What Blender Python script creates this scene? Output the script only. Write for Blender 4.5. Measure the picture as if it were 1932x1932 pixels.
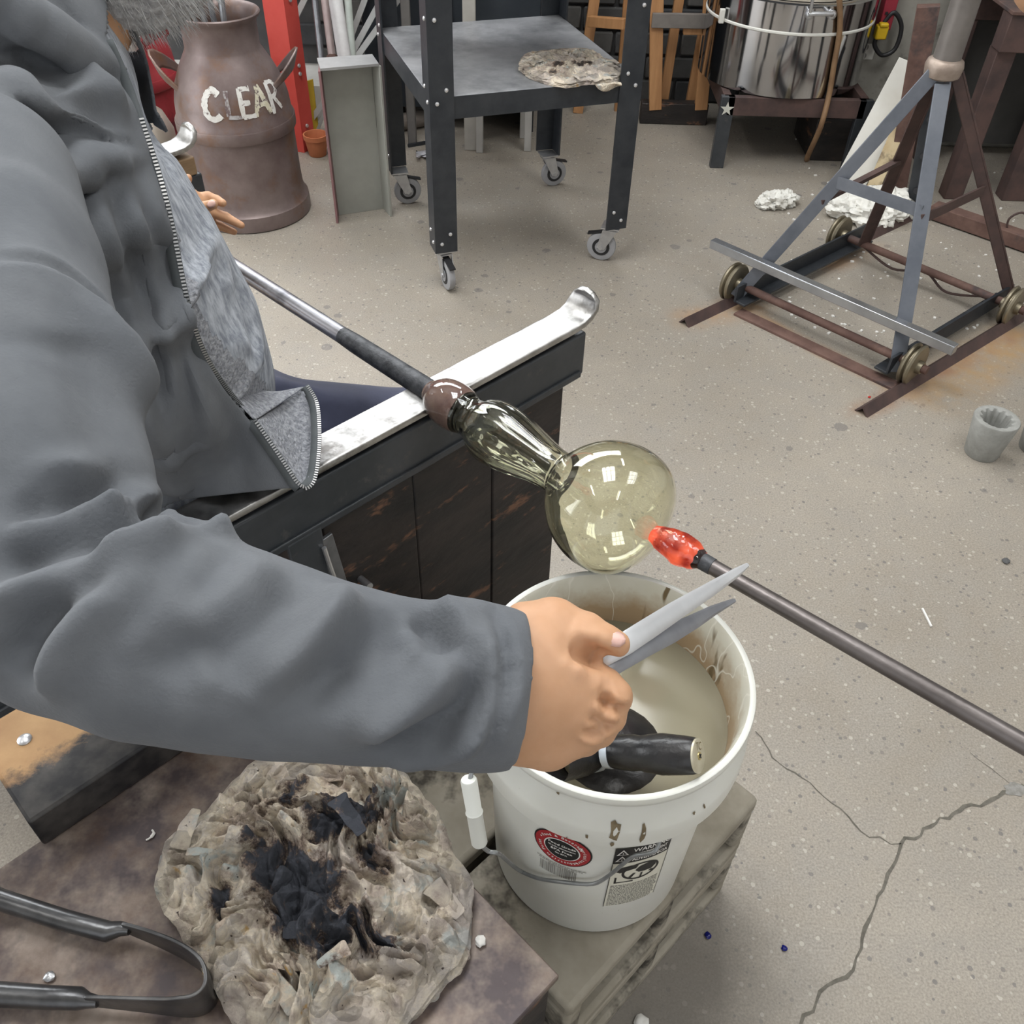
import bpy, bmesh, math, random
import numpy as np
from mathutils import Vector, Matrix
from mathutils.bvhtree import BVHTree

for o in list(bpy.data.objects): bpy.data.objects.remove(o)
SC = bpy.context.scene
COL = SC.collection

# ------------------------------------------------------------------ camera
F_PX, PITCH, ROLL, CAM_H = 1700.0, math.radians(43.4), math.radians(1.6), 1.5
_fw = Vector((0, math.cos(PITCH), -math.sin(PITCH)))
_rt0 = Vector((1, 0, 0)); _up0 = _rt0.cross(_fw)
RT = math.cos(ROLL) * _rt0 + math.sin(ROLL) * _up0
UP = -math.sin(ROLL) * _rt0 + math.cos(ROLL) * _up0
FW = _fw
CAM = Vector((0, 0, CAM_H))
cam_d = bpy.data.cameras.new('camera'); cam = bpy.data.objects.new('camera', cam_d); COL.objects.link(cam)
cam_d.sensor_fit = 'HORIZONTAL'; cam_d.sensor_width = 36.0; cam_d.lens = 36.0 * F_PX / 1932.0
cam_d.clip_start = 0.02; cam_d.clip_end = 60
m = Matrix((RT, UP, -FW)).transposed().to_4x4(); m.translation = CAM
cam.matrix_world = m
SC.camera = cam

# ------------------------------------------------------------------ world and light
w = bpy.data.worlds.new('daylight'); SC.world = w; w.use_nodes = True
bg = w.node_tree.nodes['Background']; bg.inputs[0].default_value = (0.93, 0.96, 1.0, 1); bg.inputs[1].default_value = 1.0
SC.view_settings.view_transform = 'Standard'
SC.view_settings.look = 'None'
SC.view_settings.gamma = 1.0
SC.view_settings.use_curve_mapping = False
SC.view_settings.exposure = 0.22
SC.cycles.use_denoising = True
SC.cycles.use_adaptive_sampling = True
SC.cycles.adaptive_threshold = 0.02
SC.cycles.max_bounces = 8
SC.cycles.diffuse_bounces = 3
SC.cycles.glossy_bounces = 4
SC.cycles.transmission_bounces = 8
SC.cycles.transparent_max_bounces = 8
SC.cycles.caustics_reflective = False
SC.cycles.caustics_refractive = False

def area(name, loc, target, sx, sy, power, color=(1, 1, 1)):
    d = bpy.data.lights.new(name, 'AREA'); d.shape = 'RECTANGLE'; d.size = sx; d.size_y = sy; d.energy = power; d.color = color
    o = bpy.data.objects.new(name, d); COL.objects.link(o); o.location = loc
    o.rotation_euler = (Vector(target) - Vector(loc)).to_track_quat('-Z', 'Y').to_euler()
    return o
# daylight through the high windows of the back wall, the skylights and the open door on the left
area('window_daylight', (-1.2, 4.36, 2.55), (-1.0, 0.0, 1.0), 3.6, 1.3, 160, (0.95, 0.98, 1.0))
area('skylight_daylight', (-0.6, 1.6, 4.02), (-0.6, 1.6, 0), 1.1, 1.7, 75, (0.97, 0.99, 1.0))
area('skylight_daylight', (1.9, 1.0, 4.02), (1.9, 1.0, 0), 1.1, 1.7, 45, (0.97, 0.99, 1.0))
for _k, (_x, _y) in enumerate(((-2.6, .2), (-2.6, 2.6), (.7, 3.2), (.7, -1.2))):  # strip lamps added only for more bright reflections on the glass
    area('added_glint_light', (_x, _y, 3.9), (_x, _y, 0), .16, 1.25, 14, (1.0, .99, .96))
area('doorway_daylight', (-3.85, 1.2, 1.35), (0, 1.2, 0.8), 2.4, 2.3, 60, (0.95, 0.98, 1.0))

# ------------------------------------------------------------------ placing helpers
def P(x, y, t):
    "point seen at pixel x,y (1932 frame) at distance t along the view axis"
    return CAM + t * (FW + (x - 966) / F_PX * RT - (y - 966) / F_PX * UP)
def G(x, y, z=0.0):
    "point of the level plane z seen at pixel x,y"
    d = FW + (x - 966) / F_PX * RT - (y - 966) / F_PX * UP
    return CAM + d * ((z - CAM_H) / d.z)
def D(x, y, Y):
    d = FW + (x - 966) / F_PX * RT - (y - 966) / F_PX * UP
    return CAM + d * (Y / d.y)
B0 = Vector((-.248, .861, 0)); BU = Vector((.697, .717, 0)).normalized(); BN = Vector((-.717, .697, 0)).normalized()
def BW(u, n, z): return B0 + BU * u + BN * n + Vector((0, 0, z))
V = Vector

# ------------------------------------------------------------------ materials
MATS = {}
def _lnk(nt, a, b): nt.links.new(a, b)
def mat(name, c1, c2=None, scale=8, rough=.6, metal=0.0, bump=0.0, bscale=60, detail=4, c3=None, scale3=3, thr3=.6, w3=.06,
        spec=.5, stretch=(1, 1, 1), bdist=.002, lo=.35, hi=.65, rough2=None, coat=0, sheen=0, trans=0, ior=1.45, emit=None, estr=0, subsurf=0):
    if name in MATS: return MATS[name]
    M = bpy.data.materials.new(name); M.use_nodes = True; nt = M.node_tree; N = nt.nodes
    b = N['Principled BSDF']
    b.inputs['Roughness'].default_value = rough; b.inputs['Metallic'].default_value = metal
    b.inputs['Specular IOR Level'].default_value = spec; b.inputs['IOR'].default_value = ior
    b.inputs['Base Color'].default_value = (*c1, 1)
    if coat: b.inputs['Coat Weight'].default_value = coat
    if sheen: b.inputs['Sheen Weight'].default_value = sheen; b.inputs['Sheen Roughness'].default_value = .5
    if trans: b.inputs['Transmission Weight'].default_value = trans
    if subsurf:
        b.inputs['Subsurface Weight'].default_value = subsurf; b.inputs['Subsurface Radius'].default_value = (.012, .005, .003); b.inputs['Subsurface Scale'].default_value = 1.0
    if emit: b.inputs['Emission Color'].default_value = (*emit, 1); b.inputs['Emission Strength'].default_value = estr
    if c2 is None and not bump: MATS[name] = M; return M
    tc = N.new('ShaderNodeTexCoord'); mp = N.new('ShaderNodeMapping'); mp.inputs['Scale'].default_value = stretch
    _lnk(nt, tc.outputs['Object'], mp.inputs['Vector'])
    out = None
    if c2 is not None:
        n1 = N.new('ShaderNodeTexNoise'); n1.inputs['Scale'].default_value = scale; n1.inputs['Detail'].default_value = detail; n1.inputs['Roughness'].default_value = .65
        _lnk(nt, mp.outputs[0], n1.inputs['Vector'])
        r = N.new('ShaderNodeValToRGB'); r.color_ramp.elements[0].position = lo; r.color_ramp.elements[1].position = hi
        r.color_ramp.elements[0].color = (*c1, 1); r.color_ramp.elements[1].color = (*c2, 1)
        _lnk(nt, n1.outputs['Fac'], r.inputs['Fac']); out = r.outputs['Color']
        if c3 is not None:
            n3 = N.new('ShaderNodeTexNoise'); n3.inputs['Scale'].default_value = scale3; n3.inputs['Detail'].default_value = 5; n3.inputs['Roughness'].default_value = .7
            off = N.new('ShaderNodeVectorMath'); off.operation = 'ADD'; off.inputs[1].default_value = (7.3, 2.1, 5.5)
            _lnk(nt, mp.outputs[0], off.inputs[0]); _lnk(nt, off.outputs[0], n3.inputs['Vector'])
            r3 = N.new('ShaderNodeValToRGB'); r3.color_ramp.elements[0].position = thr3 - w3; r3.color_ramp.elements[1].position = thr3 + w3
            r3.color_ramp.elements[0].color = (0, 0, 0, 1); r3.color_ramp.elements[1].color = (1, 1, 1, 1)
            _lnk(nt, n3.outputs['Fac'], r3.inputs['Fac'])
            mx = N.new('ShaderNodeMix'); mx.data_type = 'RGBA'; mx.inputs[7].default_value = (*c3, 1)
            _lnk(nt, r3.outputs['Color'], mx.inputs[0]); _lnk(nt, out, mx.inputs[6]); out = mx.outputs[2]
        _lnk(nt, out, b.inputs['Base Color'])
        if rough2 is not None:
            rr = N.new('ShaderNodeMapRange'); rr.inputs['From Min'].default_value = lo; rr.inputs['From Max'].default_value = hi
            rr.inputs['To Min'].default_value = rough; rr.inputs['To Max'].default_value = rough2
            _lnk(nt, n1.outputs['Fac'], rr.inputs['Value']); _lnk(nt, rr.outputs[0], b.inputs['Roughness'])
    if bump:
        nb = N.new('ShaderNodeTexNoise'); nb.inputs['Scale'].default_value = bscale; nb.inputs['Detail'].default_value = 5
        _lnk(nt, mp.outputs[0], nb.inputs['Vector'])
        bp = N.new('ShaderNodeBump'); bp.inputs['Strength'].default_value = bump; bp.inputs['Distance'].default_value = bdist
        _lnk(nt, nb.outputs['Fac'], bp.inputs['Height']); _lnk(nt, bp.outputs[0], b.inputs['Normal'])
    MATS[name] = M
    return M

# ------------------------------------------------------------------ mesh helpers
WL = {}     # world location of every object made here
def frame_from(d):
    d = V(d).normalized(); a = V((0, 0, 1)) if abs(d.z) < .95 else V((1, 0, 0))
    x = a.cross(d).normalized(); y = d.cross(x).normalized()
    return x, y, d
class MB:
    def __init__(s): s.v = []; s.f = []; s.sm = []
    def add(s, verts, faces, smooth=False):
        o = len(s.v); s.v += [V(p) for p in verts]
        s.f += [tuple(i + o for i in f) for f in faces]; s.sm += [smooth] * len(faces); return s
    def box(s, c, size, ax=None):
        c = V(c); X, Y, Z = ax if ax else (V((1, 0, 0)), V((0, 1, 0)), V((0, 0, 1)))
        h = [k / 2 for k in size]
        vs = [c + X * (h[0] * i) + Y * (h[1] * j) + Z * (h[2] * k) for i in (-1, 1) for j in (-1, 1) for k in (-1, 1)]
        return s.add(vs, [(0, 1, 3, 2), (4, 6, 7, 5), (0, 4, 5, 1), (2, 3, 7, 6), (0, 2, 6, 4), (1, 5, 7, 3)])
    def prism(s, poly, e):
        "closed polygon (points) swept by vector e"
        n = len(poly); poly = [V(p) for p in poly]; e = V(e)
        return s.add(poly + [p + e for p in poly], [tuple(range(n))[::-1], tuple(range(n, 2 * n))] + [(i, (i + 1) % n, (i + 1) % n + n, i + n) for i in range(n)])
    def bar(s, a, b, wx, wy, upv=None):
        a = V(a); b = V(b); d = (b - a).normalized()
        if upv is None: X, Y, Z = frame_from(d)
        else:
            Y = (V(upv) - d * d.dot(V(upv))).normalized(); X = Y.cross(d)
        return s.prism([a + X * wx / 2 * i + Y * wy / 2 * j for i, j in ((-1, -1), (1, -1), (1, 1), (-1, 1))], b - a)
    def tube(s, path, r, n=10, caps=True, closed=False):
        path = [V(p) for p in path]; k = len(path)
        rs = r if isinstance(r, (list, tuple)) else [r] * k
        X = None; vs = []
        for i, p in enumerate(path):
            d = (path[(i + 1) % k] - path[i - 1]) if closed else (path[min(i + 1, k - 1)] - path[max(i - 1, 0)])
            d.normalize()
            if X is None: X, Y, _ = frame_from(d)
            else:
                X = (X - d * X.dot(d)).normalized(); Y = d.cross(X)
            for j in range(n):
                a = 2 * math.pi * j / n; vs.append(p + (X * math.cos(a) + Y * math.sin(a)) * rs[i])
        fs = []
        for i in range(k if closed else k - 1):
            for j in range(n):
                a = i * n + j; b = i * n + (j + 1) % n; i2 = (i + 1) % k
                fs.append((a, b, i2 * n + (j + 1) % n, i2 * n + j))
        s.add(vs, fs, True)
        if caps and not closed:
            o = len(s.v) - len(vs)
            s.f += [tuple(o + j for j in range(n))[::-1], tuple(o + (k - 1) * n + j for j in range(n))]; s.sm += [False, False]
        return s
    def lathe(s, base, axis, prof, n=32, smooth=True, a0=0, a1=2 * math.pi, xdir=None):
        "prof: (distance along axis, radius)"
        X, Y, Z = frame_from(axis); base = V(base)
        if xdir is not None: X = (V(xdir) - Z * Z.dot(V(xdir))).normalized(); Y = Z.cross(X)
        full = abs(a1 - a0 - 2 * math.pi) < 1e-6; m_ = n if full else n + 1
        vs = []
        for h, r in prof:
            for j in range(m_):
                a = a0 + (a1 - a0) * j / n
                vs.append(base + Z * h + (X * math.cos(a) + Y * math.sin(a)) * r)
        fs = []
        for i in range(len(prof) - 1):
            for j in range(n):
                j2 = (j + 1) % m_
                fs.append((i * m_ + j, i * m_ + j2, (i + 1) * m_ + j2, (i + 1) * m_ + j))
        s.add(vs, fs, smooth)
        if full:
            o = len(s.v) - len(vs)
            if prof[0][1] > 1e-5: s.f.append(tuple(o + j for j in range(m_))[::-1]); s.sm.append(False)
            if prof[-1][1] > 1e-5: s.f.append(tuple(o + (len(prof) - 1) * m_ + j for j in range(m_))); s.sm.append(False)
        return s
    def grid(s, rows, smooth=True, closed=False):
        n = len(rows[0]); vs = [p for r in rows for p in r]
        fs = []
        for i in range(len(rows) - 1):
            for j in range(n if closed else n - 1):
                j2 = (j + 1) % n
                fs.append((i * n + j, i * n + j2, (i + 1) * n + j2, (i + 1) * n + j))
        return s.add(vs, fs, smooth)
    def sphere(s, c, r, nu=12, nv=8, sc=(1, 1, 1)):
        c = V(c); rows = []
        for i in range(nv + 1):
            th = math.pi * i / nv
            rows.append([c + V((math.sin(th) * math.cos(2 * math.pi * j / nu) * r * sc[0], math.sin(th) * math.sin(2 * math.pi * j / nu) * r * sc[1], math.cos(th) * r * sc[2])) for j in range(nu)])
        return s.grid(rows, True, True)
    def build(s, name, material, parent=None, bevel=0, seg=2, sub=0, solid=0, loc=None, angle=35, soff=0):
        me = bpy.data.meshes.new(name)
        off = WL[parent] if parent is not None else (V(loc) if loc is not None else V((0, 0, 0)))
        me.from_pydata([tuple(p - off) for p in s.v], [], s.f); me.update()
        me.polygons.foreach_set('use_smooth', s.sm)
        me.set_sharp_from_angle(angle=math.radians(42))
        o = bpy.data.objects.new(name, me); COL.objects.link(o)
        if material is not None: me.materials.append(material)
        bm = bmesh.new(); bm.from_mesh(me); bmesh.ops.recalc_face_normals(bm, faces=bm.faces); bm.to_mesh(me); bm.free()
        if solid: md = o.modifiers.new('s', 'SOLIDIFY'); md.thickness = solid; md.offset = soff
        if bevel:
            md = o.modifiers.new('b', 'BEVEL'); md.width = bevel; md.segments = seg; md.limit_method = 'ANGLE'; md.angle_limit = math.radians(angle)
        if sub: md = o.modifiers.new('ss', 'SUBSURF'); md.levels = sub; md.render_levels = sub
        if parent is not None: o.parent = parent; WL[o] = V(off)
        else: o.location = off; WL[o] = V(off)
        return o
def tag(o, label=None, cat=None, group=None, kind=None):
    if label: o['label'] = label
    if cat: o['category'] = cat
    if group: o['group'] = group
    if kind: o['kind'] = kind
    return o
def thing(name, loc, label, cat, group=None):
    o = bpy.data.objects.new(name, None); COL.objects.link(o); o.location = V(loc); o.empty_display_size = .05; WL[o] = V(loc)
    return tag(o, label, cat, group)
def share(o, loc, parent, name=None, rot=None):
    "another object with the same mesh"
    c = o.copy(); COL.objects.link(c); c.parent = parent; c.location = V(loc) - (WL[parent] if parent else V((0, 0, 0))); WL[c] = V(loc)
    if rot is not None: c.rotation_euler = rot
    return c
def catmull(pts, k=8, closed=False):
    pts = [V(p) for p in pts]; n = len(pts); out = []
    for i in range(n if closed else n - 1):
        g = lambda j: pts[j % n] if closed else pts[max(0, min(n - 1, j))]
        p0, p1, p2, p3 = g(i - 1), g(i), g(i + 1), g(i + 2)
        for j in range(k):
            t = j / k
            out.append(.5 * ((2 * p1) + (p2 - p0) * t + (2 * p0 - 5 * p1 + 4 * p2 - p3) * t * t + (3 * p1 - p0 - 3 * p2 + p3) * t ** 3))
    if not closed: out.append(pts[-1])
    return out
RND = random.Random(7)
def vnoise(p, seed=0):
    from mathutils import noise
    return noise.noise(V((p[0] + seed * 13.7, p[1] - seed * 5.1, p[2] + seed * 3.3)))
# ================================================================== setting
black_steel = mat('black_painted_steel', (.022, .026, .032), (.04, .044, .05), 14, rough=.42, bump=.15, bscale=90)
raw_steel = mat('raw_steel', (.16, .165, .18), (.27, .275, .29), 20, rough=.38, metal=.85, bump=.1, bscale=120, rough2=.5)
rust = mat('rusty_steel', (.10, .055, .045), (.17, .10, .08), 12, rough=.8, bump=.4, bscale=80, c3=(.06, .045, .045), scale3=5)
dark_rust = mat('dark_rusty_steel', (.055, .036, .034), (.10, .06, .052), 10, rough=.7, bump=.3, bscale=70)
zinc = mat('zinc_plated_steel', (.62, .63, .64), (.5, .5, .52), 30, rough=.32, metal=.8)
bolt_m = mat('bright_bolt_head', (.75, .75, .76), rough=.35, metal=.7)
rubber_grey = mat('grey_rubber', (.33, .33, .34), rough=.7)
black_plastic = mat('black_plastic', (.02, .02, .022), rough=.45)
soot_wood = mat('charred_wood', (.013, .012, .012), (.035, .027, .024), 9, rough=.6, bump=.8, bscale=28, c3=(.17, .085, .05), scale3=13, thr3=.62, w3=.04, stretch=(.6, .6, 1.6), bdist=.004)
orange_wood = mat('varnished_pine', (.42, .21, .09), (.53, .28, .125), 6, rough=.5, bump=.1, stretch=(6, 6, .6))

# concrete floor
def concrete_floor():
    M = bpy.data.materials.new('worn_concrete_floor'); M.use_nodes = True; nt = M.node_tree; N = nt.nodes; L = nt.links.new
    b = N['Principled BSDF']; tc = N.new('ShaderNodeTexCoord'); co = tc.outputs['Object']
    def noise(scale, detail=4, rough=.6, off=(0, 0, 0)):
        mp = N.new('ShaderNodeMapping'); mp.inputs['Location'].default_value = off; L(co, mp.inputs[0])
        n = N.new('ShaderNodeTexNoise'); n.inputs['Scale'].default_value = scale; n.inputs['Detail'].default_value = detail; n.inputs['Roughness'].default_value = rough
        L(mp.outputs[0], n.inputs['Vector']); return n.outputs['Fac']
    def ramp(fac, stops):
        r = N.new('ShaderNodeValToRGB'); e = r.color_ramp.elements
        while len(e) < len(stops): e.new(.5)
        for k, (p, c) in enumerate(stops): e[k].position = p; e[k].color = (*c, 1) if len(c) == 3 else c
        L(fac, r.inputs[0]); return r.outputs[0]
    def mix(fac, a, bb, blend='MIX'):
        mx = N.new('ShaderNodeMix'); mx.data_type = 'RGBA'; mx.blend_type = blend
        if isinstance(fac, float): mx.inputs[0].default_value = fac
        else: L(fac, mx.inputs[0])
        for s_, v_ in ((6, a), (7, bb)):
            if isinstance(v_, tuple): mx.inputs[s_].default_value = (*v_, 1)
            else: L(v_, mx.inputs[s_])
        return mx.outputs[2]
    base = ramp(noise(1.3, 5), [(.3, (.265, .235, .195)), (.7, (.365, .33, .28))])
    base = mix(ramp(noise(9, 6, .7, (3, 1, 0)), [(.42, (0, 0, 0)), (.7, (1, 1, 1))]), base, (.30, .275, .24))
    # fine sand grain
    g = noise(260, 2, .6); base = mix(.55, base, ramp(g, [(.3, (.32, .31, .30)), (.7, (.70, .69, .68))]), 'OVERLAY')
    # aggregate: light and dark grains
    vo = N.new('ShaderNodeTexVoronoi'); vo.inputs['Scale'].default_value = 95; L(co, vo.inputs['Vector'])
    sep = N.new('ShaderNodeSeparateColor'); L(vo.outputs['Color'], sep.inputs[0])
    rad = N.new('ShaderNodeMath'); rad.operation = 'MULTIPLY'; rad.inputs[1].default_value = .42; L(sep.outputs[1], rad.inputs[0])
    ins = N.new('ShaderNodeMath'); ins.operation = 'LESS_THAN'; L(vo.outputs['Distance'], ins.inputs[0]); L(rad.outputs[0], ins.inputs[1])
    sel = N.new('ShaderNodeMath'); sel.operation = 'LESS_THAN'; sel.inputs[1].default_value = .5; L(sep.outputs[0], sel.inputs[0])
    f1 = N.new('ShaderNodeMath'); f1.operation = 'MULTIPLY'; L(ins.outputs[0], f1.inputs[0]); L(sel.outputs[0], f1.inputs[1])
    f2 = N.new('ShaderNodeMath'); f2.operation = 'MULTIPLY'; f2.inputs[1].default_value = .7; L(f1.outputs[0], f2.inputs[0])
    grain = ramp(sep.outputs[2], [(.0, (.13, .125, .125)), (.35, (.25, .22, .19)), (.6, (.40, .365, .315)), (1., (.52, .48, .42))])
    base = mix(f2.outputs[0], base, grain)
    # dark oily spots
    v2 = N.new('ShaderNodeTexVoronoi'); v2.inputs['Scale'].default_value = 9; L(co, v2.inputs['Vector'])
    nz = noise(40, 3); ad = N.new('ShaderNodeMath'); ad.operation = 'MULTIPLY_ADD'; ad.inputs[1].default_value = .16; L(nz, ad.inputs[0]); L(v2.outputs['Distance'], ad.inputs[2])
    s2 = N.new('ShaderNodeSeparateColor'); L(v2.outputs['Color'], s2.inputs[0])
    th = N.new('ShaderNodeMath'); th.operation = 'MULTIPLY_ADD'; th.inputs[1].default_value = .16; th.inputs[2].default_value = .085; L(s2.outputs[0], th.inputs[0])
    lt = N.new('ShaderNodeMath'); lt.operation = 'LESS_THAN'; L(ad.outputs[0], lt.inputs[0]); L(th.outputs[0], lt.inputs[1])
    fm = N.new('ShaderNodeMath'); fm.operation = 'MULTIPLY'; fm.inputs[1].default_value = .55; L(lt.outputs[0], fm.inputs[0])
    base = mix(fm.outputs[0], base, (.13, .125, .125))
    # rust stains along the cart track
    def segfac(a, bb, wdt, seed):
        a = V(a); bb = V(bb); d = (bb - a); ln = d.length; d.normalize(); nrm = V((-d.y, d.x, 0))
        def dot(v_, o_):
            sb = N.new('ShaderNodeVectorMath'); sb.operation = 'SUBTRACT'; L(co, sb.inputs[0]); sb.inputs[1].default_value = o_
            dt = N.new('ShaderNodeVectorMath'); dt.operation = 'DOT_PRODUCT'; L(sb.outputs[0], dt.inputs[0]); dt.inputs[1].default_value = v_; return dt.outputs['Value']
        q = dot(nrm, (a + bb) / 2); p_ = dot(d, (a + bb) / 2)
        aq = N.new('ShaderNodeMath'); aq.operation = 'ABSOLUTE'; L(q, aq.inputs[0])
        ap = N.new('ShaderNodeMath'); ap.operation = 'ABSOLUTE'; L(p_, ap.inputs[0])
        ma = N.new('ShaderNodeMapRange'); ma.interpolation_type = 'SMOOTHSTEP'; ma.inputs[1].default_value = 0; ma.inputs[2].default_value = wdt; ma.inputs[3].default_value = 1; ma.inputs[4].default_value = 0; L(aq.outputs[0], ma.inputs[0])
        mb = N.new('ShaderNodeMapRange'); mb.interpolation_type = 'SMOOTHSTEP'; mb.inputs[1].default_value = ln / 2; mb.inputs[2].default_value = ln / 2 + .12; mb.inputs[3].default_value = 1; mb.inputs[4].default_value = 0; L(ap.outputs[0], mb.inputs[0])
        mu = N.new('ShaderNodeMath'); mu.operation = 'MULTIPLY'; L(ma.outputs[0], mu.inputs[0]); L(mb.outputs[0], mu.inputs[1])
        nn = N.new('ShaderNodeMapRange'); nn.inputs[1].default_value = .35; nn.inputs[2].default_value = .62; L(noise(7, 5, .7, (seed, 0, 0)), nn.inputs[0])
        m3 = N.new('ShaderNodeMath'); m3.operation = 'MULTIPLY'; L(mu.outputs[0], m3.inputs[0]); L(nn.outputs[0], m3.inputs[1]); return m3.outputs[0]
    for k, (a, bb, wd, col) in enumerate(((G(1750, 740), G(1932, 640), .16, (.40, .26, .13)), (G(1640, 770), G(1900, 640), .06, (.30, .17, .10)),
                                          (G(1310, 600), G(1420, 580), .10, (.38, .25, .15)), (G(1400, 585), G(1690, 735), .05, (.40, .24, .12)), (G(1560, 500), G(1640, 470), .09, (.36, .24, .15)))):
        base = mix(segfac(a, bb, wd, 3.1 * k), base, col)
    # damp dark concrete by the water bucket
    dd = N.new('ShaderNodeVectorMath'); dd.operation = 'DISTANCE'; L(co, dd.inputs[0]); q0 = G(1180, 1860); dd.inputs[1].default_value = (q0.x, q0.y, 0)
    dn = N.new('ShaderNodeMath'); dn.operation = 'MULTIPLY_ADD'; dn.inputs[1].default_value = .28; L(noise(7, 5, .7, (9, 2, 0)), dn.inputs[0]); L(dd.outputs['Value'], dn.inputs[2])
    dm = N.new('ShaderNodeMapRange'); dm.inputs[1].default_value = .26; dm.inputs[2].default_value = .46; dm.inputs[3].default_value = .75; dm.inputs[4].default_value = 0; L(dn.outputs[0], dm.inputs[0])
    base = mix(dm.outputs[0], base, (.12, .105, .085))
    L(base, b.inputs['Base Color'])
    b.inputs['Roughness'].default_value = .5
    bp = N.new('ShaderNodeBump'); bp.inputs['Strength'].default_value = .35; bp.inputs['Distance'].default_value = .0015
    L(noise(160, 4), bp.inputs['Height']); L(bp.outputs[0], b.inputs['Normal'])
    return M
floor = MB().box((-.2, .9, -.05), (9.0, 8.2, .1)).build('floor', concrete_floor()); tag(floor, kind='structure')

# cracks: shallow dark jagged channels lying in the slab
crack_m = mat('crack_shadow', (.10, .092, .075), (.17, .155, .13), 60, rough=.95)
def crack(pts, w0, w1, seed):
    r = random.Random(seed); pts = [G(x, y, 0) for x, y in pts]; fine = []
    for a, b in zip(pts, pts[1:]):
        k = max(2, int((b - a).length / .014))
        for i in range(k):
            t = i / k; d = (b - a).normalized(); n = V((-d.y, d.x, 0))
            fine.append(a.lerp(b, t) + n * r.uniform(-.0055, .0055) * (0 if i == 0 else 1))
    fine.append(pts[-1]); rows = [[], []]
    for i, p in enumerate(fine):
        d = (fine[min(i + 1, len(fine) - 1)] - fine[max(i - 1, 0)]).normalized(); n = V((-d.y, d.x, 0))
        wd = (w0 + (w1 - w0) * i / len(fine)) * r.uniform(.45, 1.25)
        rows[0].append(p + n * wd / 2 + V((0, 0, .0006))); rows[1].append(p - n * wd / 2 + V((0, 0, .0006)))
    return MB().grid(rows, False).build('crack', crack_m, floor)
crack([(1930, 1480), (1860, 1515), (1810, 1530), (1755, 1560), (1700, 1592), (1690, 1625), (1665, 1680), (1640, 1735), (1625, 1790), (1610, 1830), (1560, 1860), (1540, 1890), (1510, 1935)], .007, .005, 1)
crack([(1700, 1592), (1640, 1580), (1600, 1540), (1540, 1490), (1500, 1458), (1470, 1440), (1425, 1380)], .0035, .002, 2)
crack([(1905, 1478), (1870, 1450), (1830, 1420)], .0015, .001, 3)
patch = []
for i in range(14):
    a = 6.283 * i / 14; q = G(1915, 1490); patch.append(q + V((math.cos(a) * .022 * RND.uniform(.7, 1.3), math.sin(a) * .016 * RND.uniform(.7, 1.3), .0009)))
MB().add(patch, [tuple(range(14))]).build('crack', mat('chipped_cement', (.2, .19, .17), (.3, .29, .27), 80, rough=.95), floor)

wall_paint = mat('grey_wall_plaster', (.24, .235, .225), (.31, .30, .285), 3, rough=.9, bump=.3, bscale=25)
wall_light = mat('pale_wall', (.62, .61, .59), (.7, .69, .67), 2, rough=.9)
YB = 4.45
wb = MB().box((-.2, YB + .1, 2.05), (9.0, .2, 4.1)).build('wall_back', mat('sooty_block_wall', (.05, .052, .056), (.10, .098, .096), 3, rough=.9, bump=.3, bscale=30)); tag(wb, kind='structure')
tag(MB().box((-4.0 - .1, .9, 3.25), (.2, 7.0, 1.7)).box((-4.1, 3.4, 1.2), (.2, 2.0, 2.4)).box((-4.1, -1.4, 1.2), (.2, 2.4, 2.4)).build('wall_left', wall_light), kind='structure')
tag(MB().box((4.1, .9, 2.05), (.2, 7.1, 4.1)).build('wall_right', wall_light), kind='structure')
tag(MB().box((-.2, .9, 4.15), (9.0, 8.2, .1)).build('ceiling', wall_light), kind='structure')
for _x, _y in ((-2.6, .2), (-2.6, 2.6), (.7, 3.2), (.7, -1.2)):
    tag(MB().box((_x, _y, 4.005), (.22, 1.35, .19)).build('added_light_fitting', wall_light, bevel=.01, loc=(_x, _y, 4.0)), 'added unseen long white light fitting under the ceiling ' + ('over the doorway side' if _x < 0 and _y < 1 else 'over the back left' if _x < 0 else 'over the kiln' if _y > 0 else 'behind the photographer'), 'light')  # unseen housings added to go with the extra strip lamps
tag(MB().box((-3.1, -3.1, 2.05), (1.8, .2, 4.1)).box((3.1, -3.1, 2.05), (1.8, .2, 4.1)).box((0, -3.1, 3.7), (4.4, .2, .8)).build('wall_front', wall_light), kind='structure')
# glazing bars of the high windows and skylights
win_white = mat('white_window_bar', (.75, .75, .74), rough=.5)
for k, (cx, cy, cz, sx, sy, sz, horizontal) in enumerate(((-1.2, 4.30, 2.55, 3.6, .05, 1.3, False), (-.6, 1.6, 3.97, 1.1, 1.7, .05, True), (1.9, 1.0, 3.97, 1.1, 1.7, .05, True))):
    b = MB()
    if not horizontal:
        for i in range(7): b.box((cx - sx / 2 + sx * i / 6, cy, cz), (.045, sy, sz + .045))
        for j in range(3): b.box((cx, cy, cz - sz / 2 + sz * j / 2), (sx, sy, .045))
    else:
        for i in range(4): b.box((cx - sx / 2 + sx * i / 3, cy, cz), (.045, sy + .045, sz))
        for j in range(4): b.box((cx, cy - sy / 2 + sy * j / 3, cz), (sx, .045, sz))
    tag(b.build('window_%d' % (k + 1), win_white), kind='structure')

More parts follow.
